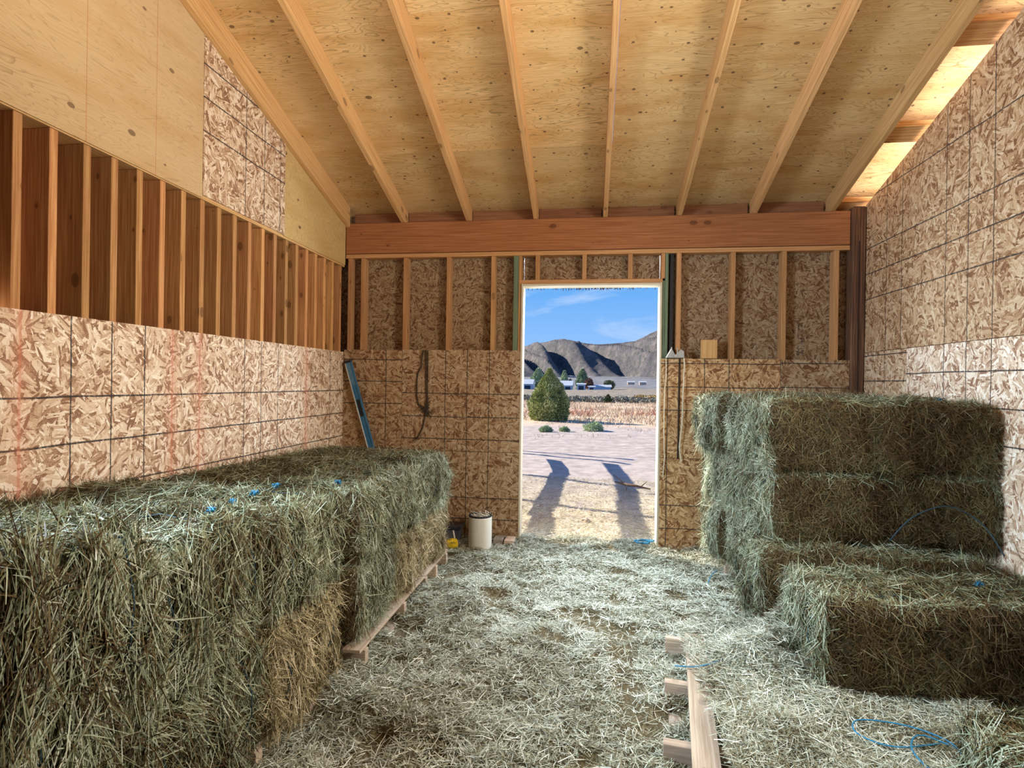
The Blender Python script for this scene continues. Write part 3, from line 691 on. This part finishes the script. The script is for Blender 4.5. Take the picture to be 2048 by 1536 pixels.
# near left pallet stack: two layers
for j, (yc, who) in enumerate(((-3.93, 'nearest the camera at the left edge'), (-3.39, 'second from the camera'), (-2.83, 'just before the dark gap'))):
    xo = (-1.645, -1.64, -1.635)[j]; top = (1.12, 1.04, 1.0)[j]
    bale(xo, yc, .12, 'lower green hay bale of the left stack, ' + who, GL, (0, 1, 2)[j], scl=(.965, 1.0, hs), kind=('hay', 'hay', 'straw')[j], rz=R_.uniform(-.02, .02))
    bale(xo + (0.01, .0, .0)[j], yc + R_.uniform(-.01, .01), .12 + .4 * hs, 'upper green hay bale of the left stack, ' + who, GL, (3, 4, 5)[j], scl=(.965, 1.0, (1.36, 1.06, 1.0)[j]), rz=R_.uniform(-.025, .025), tilt=(-.13, 0, 0)[j], knots=((), (0, 2), (0, 1, 2))[j])
# far left pallet stack
for j, (yc, who) in enumerate(((-2.06, 'just beyond the dark gap'), (-1.52, 'last but one before the back wall'), (-.98, 'farthest, beside the back wall'))):
    bale(-1.65 + (0, .01, .02)[j], yc, .12, 'lower hay bale of the left stack, ' + who, GL, (4, 0, 1)[j], scl=(.965, .97, .93), kind=('hay', 'straw', 'straw')[j], rz=R_.uniform(-.02, .02))
    bale(-1.645 + (0, .01, .03)[j], yc, .12 + .372, 'upper hay bale of the left stack, ' + who, GL, (2, 5, 3)[j], scl=(.965, .97, .95), rz=R_.uniform(-.02, .02), knots=((0,), (), ())[j])
# right stack: three layers, three deep
for j, (yc, who) in enumerate(((-1.33, 'front row'), (-.84, 'middle row'), (-.40, 'back row in the sun'))):
    for l, lay in enumerate(('bottom', 'middle', 'top')):
        dx = ((-.09, .0, -.01), (.0, -.03, -.02), (-.10, -.08, -.16))[j][l]; dy = (-.14, 0, 0)[l] if j == 0 else 0
        bale((1.6 if j == 0 else 1.575) + dx, yc + dy - (.02 if j == 2 else 0), .12 + .403 * l, lay + ' hay bale of the tall right stack, ' + who, GR, (l * 2 + j + 1) % 6, True, (1.03 if j == 0 else .965, .93, 1.0), rz=R_.uniform(-.02, .02) + (.13 if j == 2 and l else 0), knots=(0, 1) if l == 2 and j < 2 else ())
bale(1.545, -2.165, .125, 'single hay bale with a bright top lying in front of the tall right stack', GR, 2, True, (1, .92, 1.0), rz=.015, knots=(1,), knot_x=.2)
bale(1.60, -3.40, .125, 'hay bale cut off by the lower right corner', GR, 5, True, (.96, 1.0, .88), rz=-.12, knots=(2,))

# ------------------------------------------------------------ pallets
def pallet(x0, x1, y0, y1, stringers, decks, label, dw=.09, rz=0):
    t = empty('pallet', ((x0 + x1) / 2, (y0 + y1) / 2, 0), rz, label=label, cat='pallet', group='wooden pallets under the bales'); ox, oy = (x0 + x1) / 2, (y0 + y1) / 2
    for s_ in stringers: bx('stringer', 'pallet', t, (x0 - ox, s_ - oy, .0135), (x1 - ox, s_ + .04 - oy, .1), 'wood', None, .002)
    for d in decks: bx('deck_board', 'pallet', t, (d - ox, y0 - oy, .1005), (d + dw - ox, y1 - oy, .117), 'wood', None, .0015)
    for d in (x0 + .02, (x0 + x1) / 2 - .045, x1 - .11): bx('bottom_board', 'pallet', t, (d - ox, y0 - oy, .0), (d + dw - ox, y1 - oy, .013), 'wood', None, .0015)
    return t
pallet(-2.2, -1.055, -2.37, -.72, (-1.76, -1.33, -1.08, -.80, -2.33), (-1.155, -1.3, -1.45, -1.6, -1.75, -1.9, -2.05, -2.19), 'wooden pallet under the far half of the left stack')
pallet(-2.2, -1.13, -4.2, -2.56, (-4.18, -3.6, -3.1, -2.72), (-1.23, -1.38, -1.53, -1.68, -1.83, -1.98, -2.13), 'wooden pallet under the near half of the left stack')
pallet(.99, 2.1, -1.72, -.1, (-1.70, -1.2, -.7, -.14), (1.02, 1.2, 1.38, 1.56, 1.74, 1.92), 'wooden pallet under the tall right stack')
CX, CY = 1.205, -2.58
pallet(CX - .89, CX + .89, CY - .72, CY + .575, [CY + q for q in (.515, .075, -.36, -.70)], [CX + q for q in (-.793, -.655, -.47, -.30, -.1, .1, .3, .5, .7)], 'hay-strewn wooden pallet in the right foreground', .095, -.14)
g = None
def fxp(g, n): return g.uniform(.48, 1.6, n), g.uniform(-3.35, -1.8, n)
def pm(x, y): P = np.column_stack([x, y, 0 * x]); return np.clip((fbm(P * 3.2 + 40, 2) - .15) * 3.2, .1, 1) * np.clip((x - .50 - (y + 2.4) * .14) * 7, .22, 1) * np.where((x > .82) & (y > -2.85) & (y < -2.4), .45, 1)
def pz(x, y):
    z = .120 + 0 * x
    for mx, my, h, sx_, sy_ in MOUND[:2]: z = z + h * np.exp(-((x - mx) / sx_) ** 2 - ((y - my) / sy_) ** 2)
    P = np.column_stack([x, y, 0 * x]); return z + np.clip(fbm(P * 4 + 2, 2) - .4, 0, 1) * .09
ph = link('pallet_hay', scatter_flat(76000, fxp, 9, pz, (.03, .10), (.0016, .0042), .02, 'pallet_hay', 'floorhay', pm, .25))
tag(ph, 'loose hay heaped on the pallet in the right foreground', 'hay', kind='stuff')

# ------------------------------------------------------------ things in the barn
# level leaning in the back-left corner
a = Vector((-1.90, -.075, .60)); b = Vector((-2.205, -.05, 1.585)); d = (b - a); ln = d.length
lv = empty('spirit_level', a, label='blue spirit level leaning in the back left corner', cat='spirit level')
lv.rotation_mode = 'QUATERNION'; zx = d.normalized(); xx = Vector((0, -1, 0)).cross(zx).normalized(); yx = zx.cross(xx)
lv.rotation_quaternion = Matrix((xx, yx, zx)).transposed().to_quaternion()
bl = MB(); bl.box((-.022, -.006, .03), (.022, .006, .50)).box((-.022, -.006, .50), (-.014, .006, .66)).box((.014, -.006, .50), (.022, .006, .66)).box((-.022, -.006, .66), (.022, .006, .93))
bl.build('web', 'blue', lv)
for s_ in (-1, 1): bx('flange', 'metal' if s_ > 0 else 'blue', lv, (s_ * .027 - .005, -.012, .02), (s_ * .027 + .005, .012, ln), 'wood', None, .001)
bx('end_cap', 'black', lv, (-.032, -.013, ln - .02), (.032, .013, ln)); bx('end_cap', 'black', lv, (-.032, -.013, 0), (.032, .013, .02))
hg = MB(); hg.box((-.014, -.0085, .505), (-.011, .0085, .655)).box((.011, -.0085, .505), (.014, .0085, .655)).box((-.014, -.0085, .50), (.014, .0085, .508)).box((-.014, -.0085, .65), (.014, .0085, .66)).box((-.011, .001, .508), (.011, .004, .65)); hg.build('hand_grip', 'black', lv)
ring = MB()
for k in range(16):
    a0 = k * math.pi / 8; ring.tube([(math.cos(a0) * .019, -.009, .92 + math.sin(a0) * .019), (math.cos(a0 + .4) * .019, -.009, .92 + math.sin(a0 + .4) * .019)], .0035, 5)
ring.build('vial_ring', 'metal', lv); MB().tube([(-.014, -.009, .912), (.014, -.009, .928)], .005, 6).build('vial', 'yellow', lv)
bx('upper_web', 'bluedull', lv, (-.022, -.0075, .8), (.022, .0075, ln - .02))
bx('sticker', 'white', lv, (-.018, -.0088, .765), (.018, -.0078, .80)); bx('sticker_print', 'ink', lv, (-.013, -.0094, .775), (.010, -.0088, .782)); bx('sticker_print', 'ink', lv, (-.013, -.0094, .787), (.013, -.0088, .791))

# dark rope loops hanging on the back wall
rp = MB(); yb = -.02
def px(pts): return [(x, yb - .004, z) for x, z in pts]
rp.tube(px([(-1.495, 1.69), (-1.51, 1.6), (-1.512, 1.54), (-1.545, 1.48), (-1.553, 1.4), (-1.55, 1.27), (-1.535, 1.2), (-1.49, 1.155), (-1.462, 1.14)]), .006, 6)
rp.tube(px([(-1.472, 1.69), (-1.47, 1.55), (-1.465, 1.4), (-1.458, 1.25), (-1.46, 1.14), (-1.475, 1.07), (-1.49, .99), (-1.53, .91), (-1.552, .885)]), .0055, 6)
rp.tube(px([(-1.452, 1.69), (-1.45, 1.5), (-1.452, 1.3), (-1.447, 1.18), (-1.43, 1.165)]), .004, 6)
kn = MB(); r = random.Random(5)
for k in range(16):
    c0 = (-1.465 + r.uniform(-.02, .02), 1.145 + r.uniform(-.02, .02)); kn.tube([(c0[0], yb - .006, c0[1]), (c0[0] + r.uniform(-.05, .05), yb - .012, c0[1] + r.uniform(-.05, .05))], .004, 5)
hr = empty('hanging_rope', (-1.46, yb, 1.69), label='dark knotted rope hanging over the back wall panel left of the doorway', cat='rope')
o = rp.build('strand', 'rope_dark', hr); o.location = (1.46, -yb, -1.69); o = kn.build('knot', 'rope_dark', hr); o.location = (1.46, -yb, -1.69)
kn2 = MB()
for k in range(9): kn2.tube([(-1.552, yb - .004, .885), (-1.552 + r.uniform(-.025, .025), yb - .012, .885 + r.uniform(-.025, .02))], .004, 5)
o = kn2.build('frayed_end', 'rope_dark', hr); o.location = (1.46, -yb, -1.69)

# metal bracket with pale straps right of the doorway
br = empty('metal_bracket', (.71, -.02, 1.64), label='folded grey metal bracket sitting on the panel edge right of the doorway', cat='bracket')
s_ = MB(); s_.prism([(-.075, -.004), (.075, -.004), (.073, .05), (.045, .068), (.0, .02), (-.03, .078)], -.05, .035, 'XZ'); s_.build('plate', 'galv', br, .002)
bx('prong', 'galv', br, (-.034, -.055, .02), (-.026, -.046, .085)); bx('prong', 'galv', br, (.012, -.055, .02), (.02, -.046, .08)); bx('bolt', 'metal', br, (-.012, -.058, .006), (.01, -.045, .018))
def strap(pts, w_, label):
    s_ = MB(); n = len(pts)
    for i in range(n - 1):
        (x0, z0, y0), (x1, z1, y1) = pts[i], pts[i + 1]; k = len(s_.v)
        s_.v += [(x0 - w_, y0, z0), (x0 + w_, y0, z0), (x1 + w_, y1, z1), (x1 - w_, y1, z1), (x0 - w_, y0 + .003, z0), (x0 + w_, y0 + .003, z0), (x1 + w_, y1 + .003, z1), (x1 - w_, y1 + .003, z1)]
        for f in ((0, 1, 2, 3), (4, 7, 6, 5), (0, 4, 5, 1), (3, 2, 6, 7), (0, 3, 7, 4), (1, 5, 6, 2)): s_.quad([k + q for q in f], [(0, 0)] * 4)
    return tag(s_.build('hanging_strap', 'rope_white'), label, 'strap')
strap([(.640, 1.63, -.03), (.642, 1.5, -.03), (.634, 1.38, -.035), (.630, 1.2, -.04), (.630, 1.0, -.04), (.637, .82, -.035), (.640, .8, -.035), (.634, .7, -.03), (.628, .62, -.028)], .004, 'thin pale strap hanging from the bracket, nearer the doorway')
strap([(.785, 1.65, -.04), (.790, 1.58, -.045), (.784, 1.45, -.05), (.779, 1.3, -.055), (.775, 1.1, -.06), (.765, .97, -.055), (.757, .88, -.05), (.765, .82, -.05), (.775, .76, -.045)], .005, 'wider pale strap hanging from the bracket, farther from the doorway')
tag(MB().tube([(.755, -.018, 1.63), (.752, -.018, 1.3), (.752, -.018, 1.0), (.75, -.018, .78)], .007, 6).build('hanging_rope', 'rope_dark'), 'dark cord hanging from the bracket between the two pale straps', 'rope')
o = bx('wood_block', 'cut', None, (.925, -.045, 1.634), (1.055, -.006, 1.79), 'wood', None, .002); tag(o, 'square offcut of yellow lumber standing on the panel edge right of the doorway', 'wood block')

# white tub / spool left of the doorway
tb = empty('white_tub', (-.90, -.27, 0), label='white round tub with ribbed side and black rim on the floor left of the doorway', cat='tub')
prof = [(.088, .0), (.096, .008)]
for k in range(26): z = .012 + k * .0098; prof += [(.0985, z), (.0968, z + .005)]
prof += [(.097, .272), (.092, .274), (.088, .268)]
MB().lathe(prof).build('body', 'white', tb)
rm = MB()
for k in range(28):
    a0 = k / 28 * 6.2832; a1 = (k + 1) / 28 * 6.2832; rm.tube([(math.cos(a0) * .092, math.sin(a0) * .092, .279), (math.cos(a1) * .092, math.sin(a1) * .092, .279)], .009, 6)
rm.build('rim', 'black', tb); MB().lathe([(.086, .262), (.086, .266)]).build('inside', 'greylid', tb)
cl = MB()
for k in range(30):
    x, y = r.uniform(-.06, .08), r.uniform(-.06, .06); cl.tube([(x, y, .27), (x + r.uniform(-.04, .04), y + r.uniform(-.04, .04), .288 + r.random() * .02), (x + r.uniform(-.05, .05), y + r.uniform(-.05, .05), .272 + r.random() * .012)], .003, 4)
tag(cl.build('scraps', 'rope_white', tb), kind='stuff')
# grey bin behind the stack, yellow cord reel, offcuts
gb = empty('grey_bin', (-1.19, -.14, .01), label='dark grey plastic bin with a black rim behind the left stack by the back wall', cat='bin')
MB().prism([(-.1, 0), (.085, 0), (.095, .12), (-.11, .12)], -.07, .07, 'XZ').build('body', 'grey', gb, .004); bx('rim', 'greylid', gb, (-.12, -.085, .12), (.108, .085, .15), 'wood', None, .004)
yr = empty('cord_reel', (-1.11, -.42, .03), .5, label='small reel of bright yellow cord beside the grey bin', cat='cord reel')
rl = MB()
for k in range(9): x = -.04 + k * .01; R0 = .04 - abs(k - 4) * .002; rl.tube([(x, math.cos(a0) * R0, .04 + math.sin(a0) * R0) for a0 in [q * .5 for q in range(14)]], .0058, 5)
rl.tube([(-.042, 0, .04), (.042, 0, .04)], .034, 12); rl.build('cord', 'yellow', yr)
MB().tube([(-.062, 0, .04), (-.045, 0, .04)], .03, 12).build('end_disc', 'orange', yr); MB().tube([(.045, 0, .04), (.05, 0, .04)], .022, 12).build('end_disc', 'orange', yr)
MB().tube([(.03, .01, .07), (.02, .03, .14)], .006, 6).build('handle', 'white', yr)
o = bx('wood_offcut', 'greywood', None, (-.80, -.20, .01), (-.72, -.08, .062), 'wood', None, .002); tag(o, 'short dark wood offcut on the floor beside the white tub', 'wood block')
o = bx('wood_offcut', 'board', None, (-.705, -.20, .012), (-.625, -.05, .055), 'wood', None, .002); tag(o, 'short pale wood offcut at the foot of the left door jamb', 'wood block')
o = bx('loose_board', 'board', None, (.03, -3.12, .05), (.26, -2.93, .068), 'wood', None, .002); tag(o, 'end of a pale board lying on the hay in the foreground', 'board')
# loose blue twine
def curvy(name, pts, rad, label, m='twine', sub=5):
    P = [Vector(p) for p in pts]; out = []
    for i in range(len(P) - 1):
        p0, p1, p2, p3 = P[max(i - 1, 0)], P[i], P[i + 1], P[min(i + 2, len(P) - 1)]
        for k in range(sub):
            t_ = k / sub; out.append(.5 * ((2 * p1) + (p2 - p0) * t_ + (2 * p0 - 5 * p1 + 4 * p2 - p3) * t_ ** 2 + (3 * p1 - p0 - 3 * p2 + p3) * t_ ** 3))
    out.append(P[-1]); return tag(MB().tube(out, rad, 5).build(name, m), label, 'twine')
curvy('baling_twine', [(1.75, -2.62, .16), (1.3, -2.72, .15), (1.08, -2.78, .15), (.98, -2.72, .15), (1.02, -2.64, .155), (1.18, -2.66, .16), (1.28, -2.75, .16), (1.24, -2.88, .15), (1.14, -2.9, .15), (1.12, -2.8, .16), (1.2, -2.72, .165), (1.35, -2.82, .15), (1.5, -2.95, .15)], .0028, 'tangled loops of blue baling twine on the pallet in the right foreground')
curvy('baling_twine', [(.40, -2.30, .135), (.50, -2.29, .135), (.60, -2.27, .16), (.66, -2.22, .17), (.74, -2.21, .16)], .003, 'short piece of blue twine lying across the pallet corner')
curvy('baling_twine', [(.47, -.02, .05), (.52, -.10, .07), (.44, -.06, .06), (.40, .0, .06), (.50, .05, .05), (.56, .0, .06), (.42, -.1, .07), (.46, .04, .06), (.58, .06, .05)], .006, 'crumpled blue twine on the ground at the right door jamb', m='twine')
curvy('baling_twine', [(.95, -.62, .04), (.88, -.78, .06), (.82, -.95, .055)], .003, 'short blue twine on the floor beside the tall right stack')
curvy('baling_twine', [(1.62, -1.63, .58), (1.72, -1.66, .72), (1.9, -1.64, .78), (2.05, -1.66, .7), (2.1, -1.75, .56)], .0035, 'dark blue twine looped against the front of the tall right stack', m='twine_dull')

# ------------------------------------------------------------ outside
fe = empty('rail_fence', (-1.68, 3.5, 0), label='two-rail wooden fence outside, left of the doorway', cat='fence')
rails = [(1.2, [(.25, 0), (1.7, .02), (2.9, .03), (4.2, .02), (5.2, -.02), (6.25, -.1)]), (.64, [(.25, .02), (1.55, .0), (3.0, .02), (4.5, .04), (5.3, -.05), (6.0, -.16)])]
for hgt, ps in rails:
    for (ya, xa), (yb_, xb) in zip(ps[:-1], ps[1:]):
        r_ = bx('rail', 'greywood', fe, (0, 0, 0), (.038, yb_ - ya + .03, .145), 'wood', None, .002)
        r_.location = (xa, ya - 3.5, hgt - .07 + R_.uniform(-.02, .02)); r_.rotation_euler = (0, 0, math.atan2(-(xb - xa), yb_ - ya))
for y in (2.2, 4.0, 6.45, 7.0):
    MB().tube([(.09, y - 3.5, -.1), (.09, y - 3.5, 1.28 if y < 6.5 else 1.35)], .06, 10).build('post', 'greywood', fe)

def leafcloud(name, n, seed, shape, size, m, parent, asp=.5):
    g = np.random.default_rng(seed); P, Nn = shape(g, n); D = nrm(g.normal(0, 1, (n, 3)) * np.array([.7, .7, .7]) + Nn * .9 + np.array([0, 0, .5]))
    L = size * (.5 + g.random(n)); tone = np.clip(g.beta(2, 2, n) + (fbm(P / size * .12 + seed, 2) - .5) * .8, 0, 1)
    o = link(name, blades(P, D, nrm(Nn + g.normal(0, .7, (n, 3))), L, L * asp, g.normal(0, .1, (n, 3)) * L[:, None], tone, name, m), parent); o['kind'] = 'stuff'; return o
def cone(rad, h, z0, pw=.8, lump=.25, sd=0):
    def f(g, n):
        t_ = g.random(n) ** 1.25; a = g.random(n) * 6.2832; rr = rad * np.where(t_ > .24, (1 - np.clip((t_ - .24) / .76, 0, 1) ** 1.5), .84 + .16 * t_ / .24)
        q = np.column_stack([np.cos(a) * 2, np.sin(a) * 2, t_ * 7]) + sd; rr = rr * (1 - lump + 2 * lump * fbm(q * 1.3, 2)) * (g.random(n) ** .3)
        Nn = np.column_stack([np.cos(a), np.sin(a), 0 * a + .3]); return np.column_stack([np.cos(a) * rr, np.sin(a) * rr, z0 + t_ * h]), nrm(Nn)
    return f
def ball(rx, ry, rz_, z0, lump=.3, sd=0):
    def f(g, n):
        v = nrm(g.normal(0, 1, (n, 3))); v[:, 2] = np.abs(v[:, 2]) if z0 < .05 else v[:, 2]
        k = (1 - lump + 2 * lump * fbm(v * 2.2 + sd, 2)) * g.random(n) ** .25
        return v * k[:, None] * np.array([rx, ry, rz_]) + np.array([0, 0, z0]), v
    return f
def T_(x, y): return (x, y, float(terrain(x, y)))
jt = empty('juniper_tree', T_(-1.62, 17.7), label='dense cone-shaped green juniper standing at the edge of the dry field', cat='tree')
leafcloud('foliage', 30000, 1, cone(.84, 2.05, .03, .8, .30), .06, 'juniper', jt, .4); MB().tube([(0, 0, -.1), (.02, 0, .5), (0, .02, 1.2)], [.05, .04, .02], 7).build('trunk', 'bark', jt)
for x, y, s_, lab in ((.15, 13.0, .3, 'grey-green weed clump on the bare dirt straight out from the doorway'), (-1.3, 12.0, .17, 'small green weed clump left of centre on the dirt outside'), (-.75, 12.3, .13, 'tiny weed clump between the two larger ones outside')):
    t = empty('weed_clump', T_(x, y), label=lab, cat='weed', group='weeds in the yard'); leafcloud('foliage', 1800, int(y * 10), ball(s_, s_, s_ * .85, .0), .06, 'weed', t, .25)
t = empty('small_bush', T_(1.75, 48.5), label='small dark bush at the far edge of the dry field', cat='bush'); leafcloud('foliage', 1500, 77, cone(.36, .78, .0), .09, 'darkleaf', t, .5)
# dead stick, rocks
st = MB(); st.tube([(.38, 3.05, .03), (.5, 2.78, .05), (.62, 2.72, .05), (.82, 2.66, .02)], [.012, .022, .018, .008], 6); st.tube([(.5, 2.78, .05), (.36, 3.1, .12)], [.012, .006], 5); st.tube([(.52, 2.77, .04), (.5, 2.6, .0)], [.01, .005], 5); st.tube([(.7, 2.7, .04), (.78, 2.85, .08)], [.008, .004], 5)
tag(st.build('dead_stick', 'bark'), 'forked dead stick on the dirt to the right outside', 'stick')
def rock(x, y, s_, lab):
    bm = bmesh.new(); bmesh.ops.create_icosphere(bm, subdivisions=2, radius=s_); r = random.Random(x)
    for v in bm.verts: v.co = Vector((v.co.x * 1.3, v.co.y, v.co.z * .65)) * (1 + r.uniform(-.18, .18))
    me = bpy.data.meshes.new('rock'); bm.to_mesh(me); bm.free(); o = link('rock', me, None, 'rock'); o.location = (x, y, float(gz(np.array([x]), np.array([y]))[0]) + s_ * .3); tag(o, lab, 'rock'); return o
rock(-.02, .95, .032, 'small pinkish stone in the straw just outside the doorway'); rock(1.02, 3.2, .03, 'dark pebble at the right edge of the yard outside')
# dry field, sage band
def ff(x0, x1, y0, y1):
    def f(g, n): y = y0 + (y1 - y0) * g.random(n) ** 1.0; return g.uniform(x0, x1, n) * (y + 5) / 20, y
    return f
def field(n, seed, area_, h, wd, m, name, label, mask=None):
    g = np.random.default_rng(seed); x, y = ff(*area_)(g, n)
    if mask is not None: k = g.random(len(x)) < mask(x, y); x = x[k]; y = y[k]; n = len(x)
    D = nrm(np.column_stack([g.normal(0, .45, n), g.normal(0, .45, n), np.ones(n)])); L = h * (.4 + g.random(n)); a = g.random(n) * 6.28
    N = np.column_stack([np.cos(a), np.sin(a), 0 * a]); P = np.column_stack([x, y, terrain(x, y) - .01])
    o = link(name, blades(P, D, N, L, wd * (.5 + g.random(n)), g.normal(0, .2, (n, 3)) * L[:, None], g.beta(2, 2, n), name, m)); tag(o, label, 'grass', kind='stuff')
field(50000, 21, (-7, 7, 15.8, 50), .16, .02, 'grass', 'dry_grass', 'dry tan grass across the field beyond the yard', lambda x, y: np.clip((fbm(np.column_stack([x * .35, y * .5, 0 * x]), 3) - .3) * 3 * np.clip((y - 15) / 4, .1, 1), 0, 1))
field(7000, 22, (-7, 7, 22, 30), .2, .03, 'redgrass', 'red_grass', 'reddish brown weeds in the middle of the dry field', lambda x, y: (fbm(np.column_stack([x * .4, y * .3, 0 * x + 8]), 2) > .55) * 1.0)
field(3500, 24, (-7, 7, 9.5, 16.5), .09, .012, 'grass', 'sparse_grass', 'sparse dry tufts along the far edge of the dirt yard', lambda x, y: (fbm(np.column_stack([x * 1.1, y * 1.1, 0 * x + 3]), 2) > .56) * np.clip((y - 9) / 6, 0, 1))
def bushes(n, seed, area_, s_, m, name, label, per=160):
    g = np.random.default_rng(seed); x, y = ff(*area_)(g, n); Ps = []; Ns = []
    for i in range(n): k = s_ * (.5 + g.random()); P, N = ball(k, k, k * .75, 0, sd=i)(g, per); Ps.append(P + np.array([x[i], y[i], float(terrain(x[i], y[i])) - .02])); Ns.append(N)
    P = np.concatenate(Ps); N = np.concatenate(Ns); n = len(P); L = .16 * (.5 + g.random(n)); D = nrm(N + g.normal(0, .6, (n, 3)))
    tone = np.clip(g.beta(2, 2, n), 0, 1); o = link(name, blades(P, D, nrm(N + g.normal(0, .6, (n, 3))), L, L * .5, 0 * P, tone, name, m)); tag(o, label, 'bush', kind='stuff')
bushes(420, 31, (-7, 7, 49, 75), .42, 'sage', 'sagebrush', 'grey sagebrush band beyond the dry field')
bushes(110, 32, (1.5, 8, 66, 95), .5, 'rust', 'rabbitbrush', 'yellow-brown rabbitbrush behind the sagebrush on the right')

# farm buildings and trees far off (about 250 m)
def shed(name, x, y, w_, d_, h, rh, label, bays=0, lean=0):
    z0 = float(terrain(x, y)); t = empty(name, (x, y, z0), label=label, cat='shed', group='white farm buildings below the hills')
    bx('wall', 'shedwall', t, (-w_ / 2, -d_ / 2, 0), (w_ / 2, d_ / 2, h), 'plan')
    MB().prism([(-d_ / 2 - .4, h), (d_ / 2 + .4, h), (0, h + rh)], -w_ / 2 - .4, w_ / 2 + .4, 'YZ').build('roof', 'shedroof', t)
    for k in range(bays):
        u = -w_ / 2 + (k + .5) * w_ / bays; bx('door_opening', 'dark', t, (u - w_ / bays * .32, -d_ / 2 - .06, 0), (u + w_ / bays * .32, -d_ / 2 - .01, h * .72), 'plan')
    for k in range(max(4, int(w_ / 2))):
        u = -w_ / 2 + k * w_ / max(4, int(w_ / 2)); bx('rib', 'shedwall', t, (u, -d_ / 2 - .05, h * .0), (u + .12, -d_ / 2 - .005, h), 'plan')
def atpx(xp, d): return (xp - 1195) / F * d * 1.02 - .3
shed('long_barn', atpx(1060, 255), 250, 12.5, 12, 2.4, 2.2, 'long low white farm building partly behind the juniper, left', 3)
shed('long_barn', atpx(1132, 255), 250, 14.5, 12, 2.0, 2.2, 'long low white farm building just right of the juniper', 4)
shed('storage_shed', atpx(1180, 250), 246, 3.6, 5, 2.6, .5, 'small boxy white shed with one dark door right of the long building', 1)
shed('storage_shed', atpx(1200, 250), 244, 2.8, 5, 1.6, .4, 'lowest small white shed beside the boxy one', 1)
shed('long_barn', atpx(1220, 262), 258, 8, 6, 1.5, 1.0, 'low white building at the right end of the farm', 0)
def tree(x, y, h, rad, m, label, shape='cone', n=4200, name='poplar_tree'):
    h *= 1.3; rad *= 1.15; t = empty(name, T_(x, y), label=label, cat='tree', group='trees around the farm'); f = cone(rad, h * .93, h * .07, sd=x) if shape == 'cone' else ball(rad, rad, h * .5, h * .52, sd=x)
    leafcloud('foliage', n, int(abs(x) * 7) + 3, f, h * .07, m, t, .6); MB().tube([(0, 0, -.2), (0, 0, h * .5)], [.25, .12], 6).build('trunk', 'bark', t)
tree(atpx(1047, 275), 272, 7.5, 2.6, 'poplar', 'pale green tree at the left end of the farm'); tree(atpx(1095, 278), 274, 7.6, 3.4, 'poplar', 'pale green tree rising behind the juniper')
tree(atpx(1147, 270), 264, 6.6, 1.6, 'poplar', 'slim pale green tree behind the long building'); tree(atpx(1182, 270), 268, 7.6, 2.6, 'poplar', 'tallest pale green tree behind the boxy shed')
tree(atpx(1158, 268), 264, 3.6, 1.3, 'darkleaf', 'dark green tree at the right end of the long building', 'ball', 2500, 'dark_tree'); tree(atpx(1195, 262), 257, 4.0, 1.7, 'redleaf', 'reddish tree beside the tallest pale tree', 'ball', 2500, 'red_tree')
tree(atpx(1234, 275), 272, 3.6, 2.4, 'darkleaf', 'round dark tree right of the farm buildings', 'ball', 2500, 'dark_tree'); tree(atpx(1125, 300), 290, 3.6, 3.0, 'poplar', 'low pale tree between the juniper and the slim tree', 'ball', 2500)
for xp, d_, lab in ((1274, 600, 'distant pale house at the foot of the hills on the right'), (1296, 620, 'farthest pale house near the right door jamb')):
    x, y = atpx(xp, d_), d_ - 5; z0 = float(terrain(x, y)) + 1.5; t = empty('house', (x, y, z0), label=lab, cat='house', group='distant houses')
    bx('wall', 'board', t, (-3.5, -3, -2), (3.5, 3, 1.2), 'plan'); MB().prism([(-3.3, 1.2), (3.3, 1.2), (0, 2.4)], -3.9, 3.9, 'YZ').build('roof', 'shedroof', t)
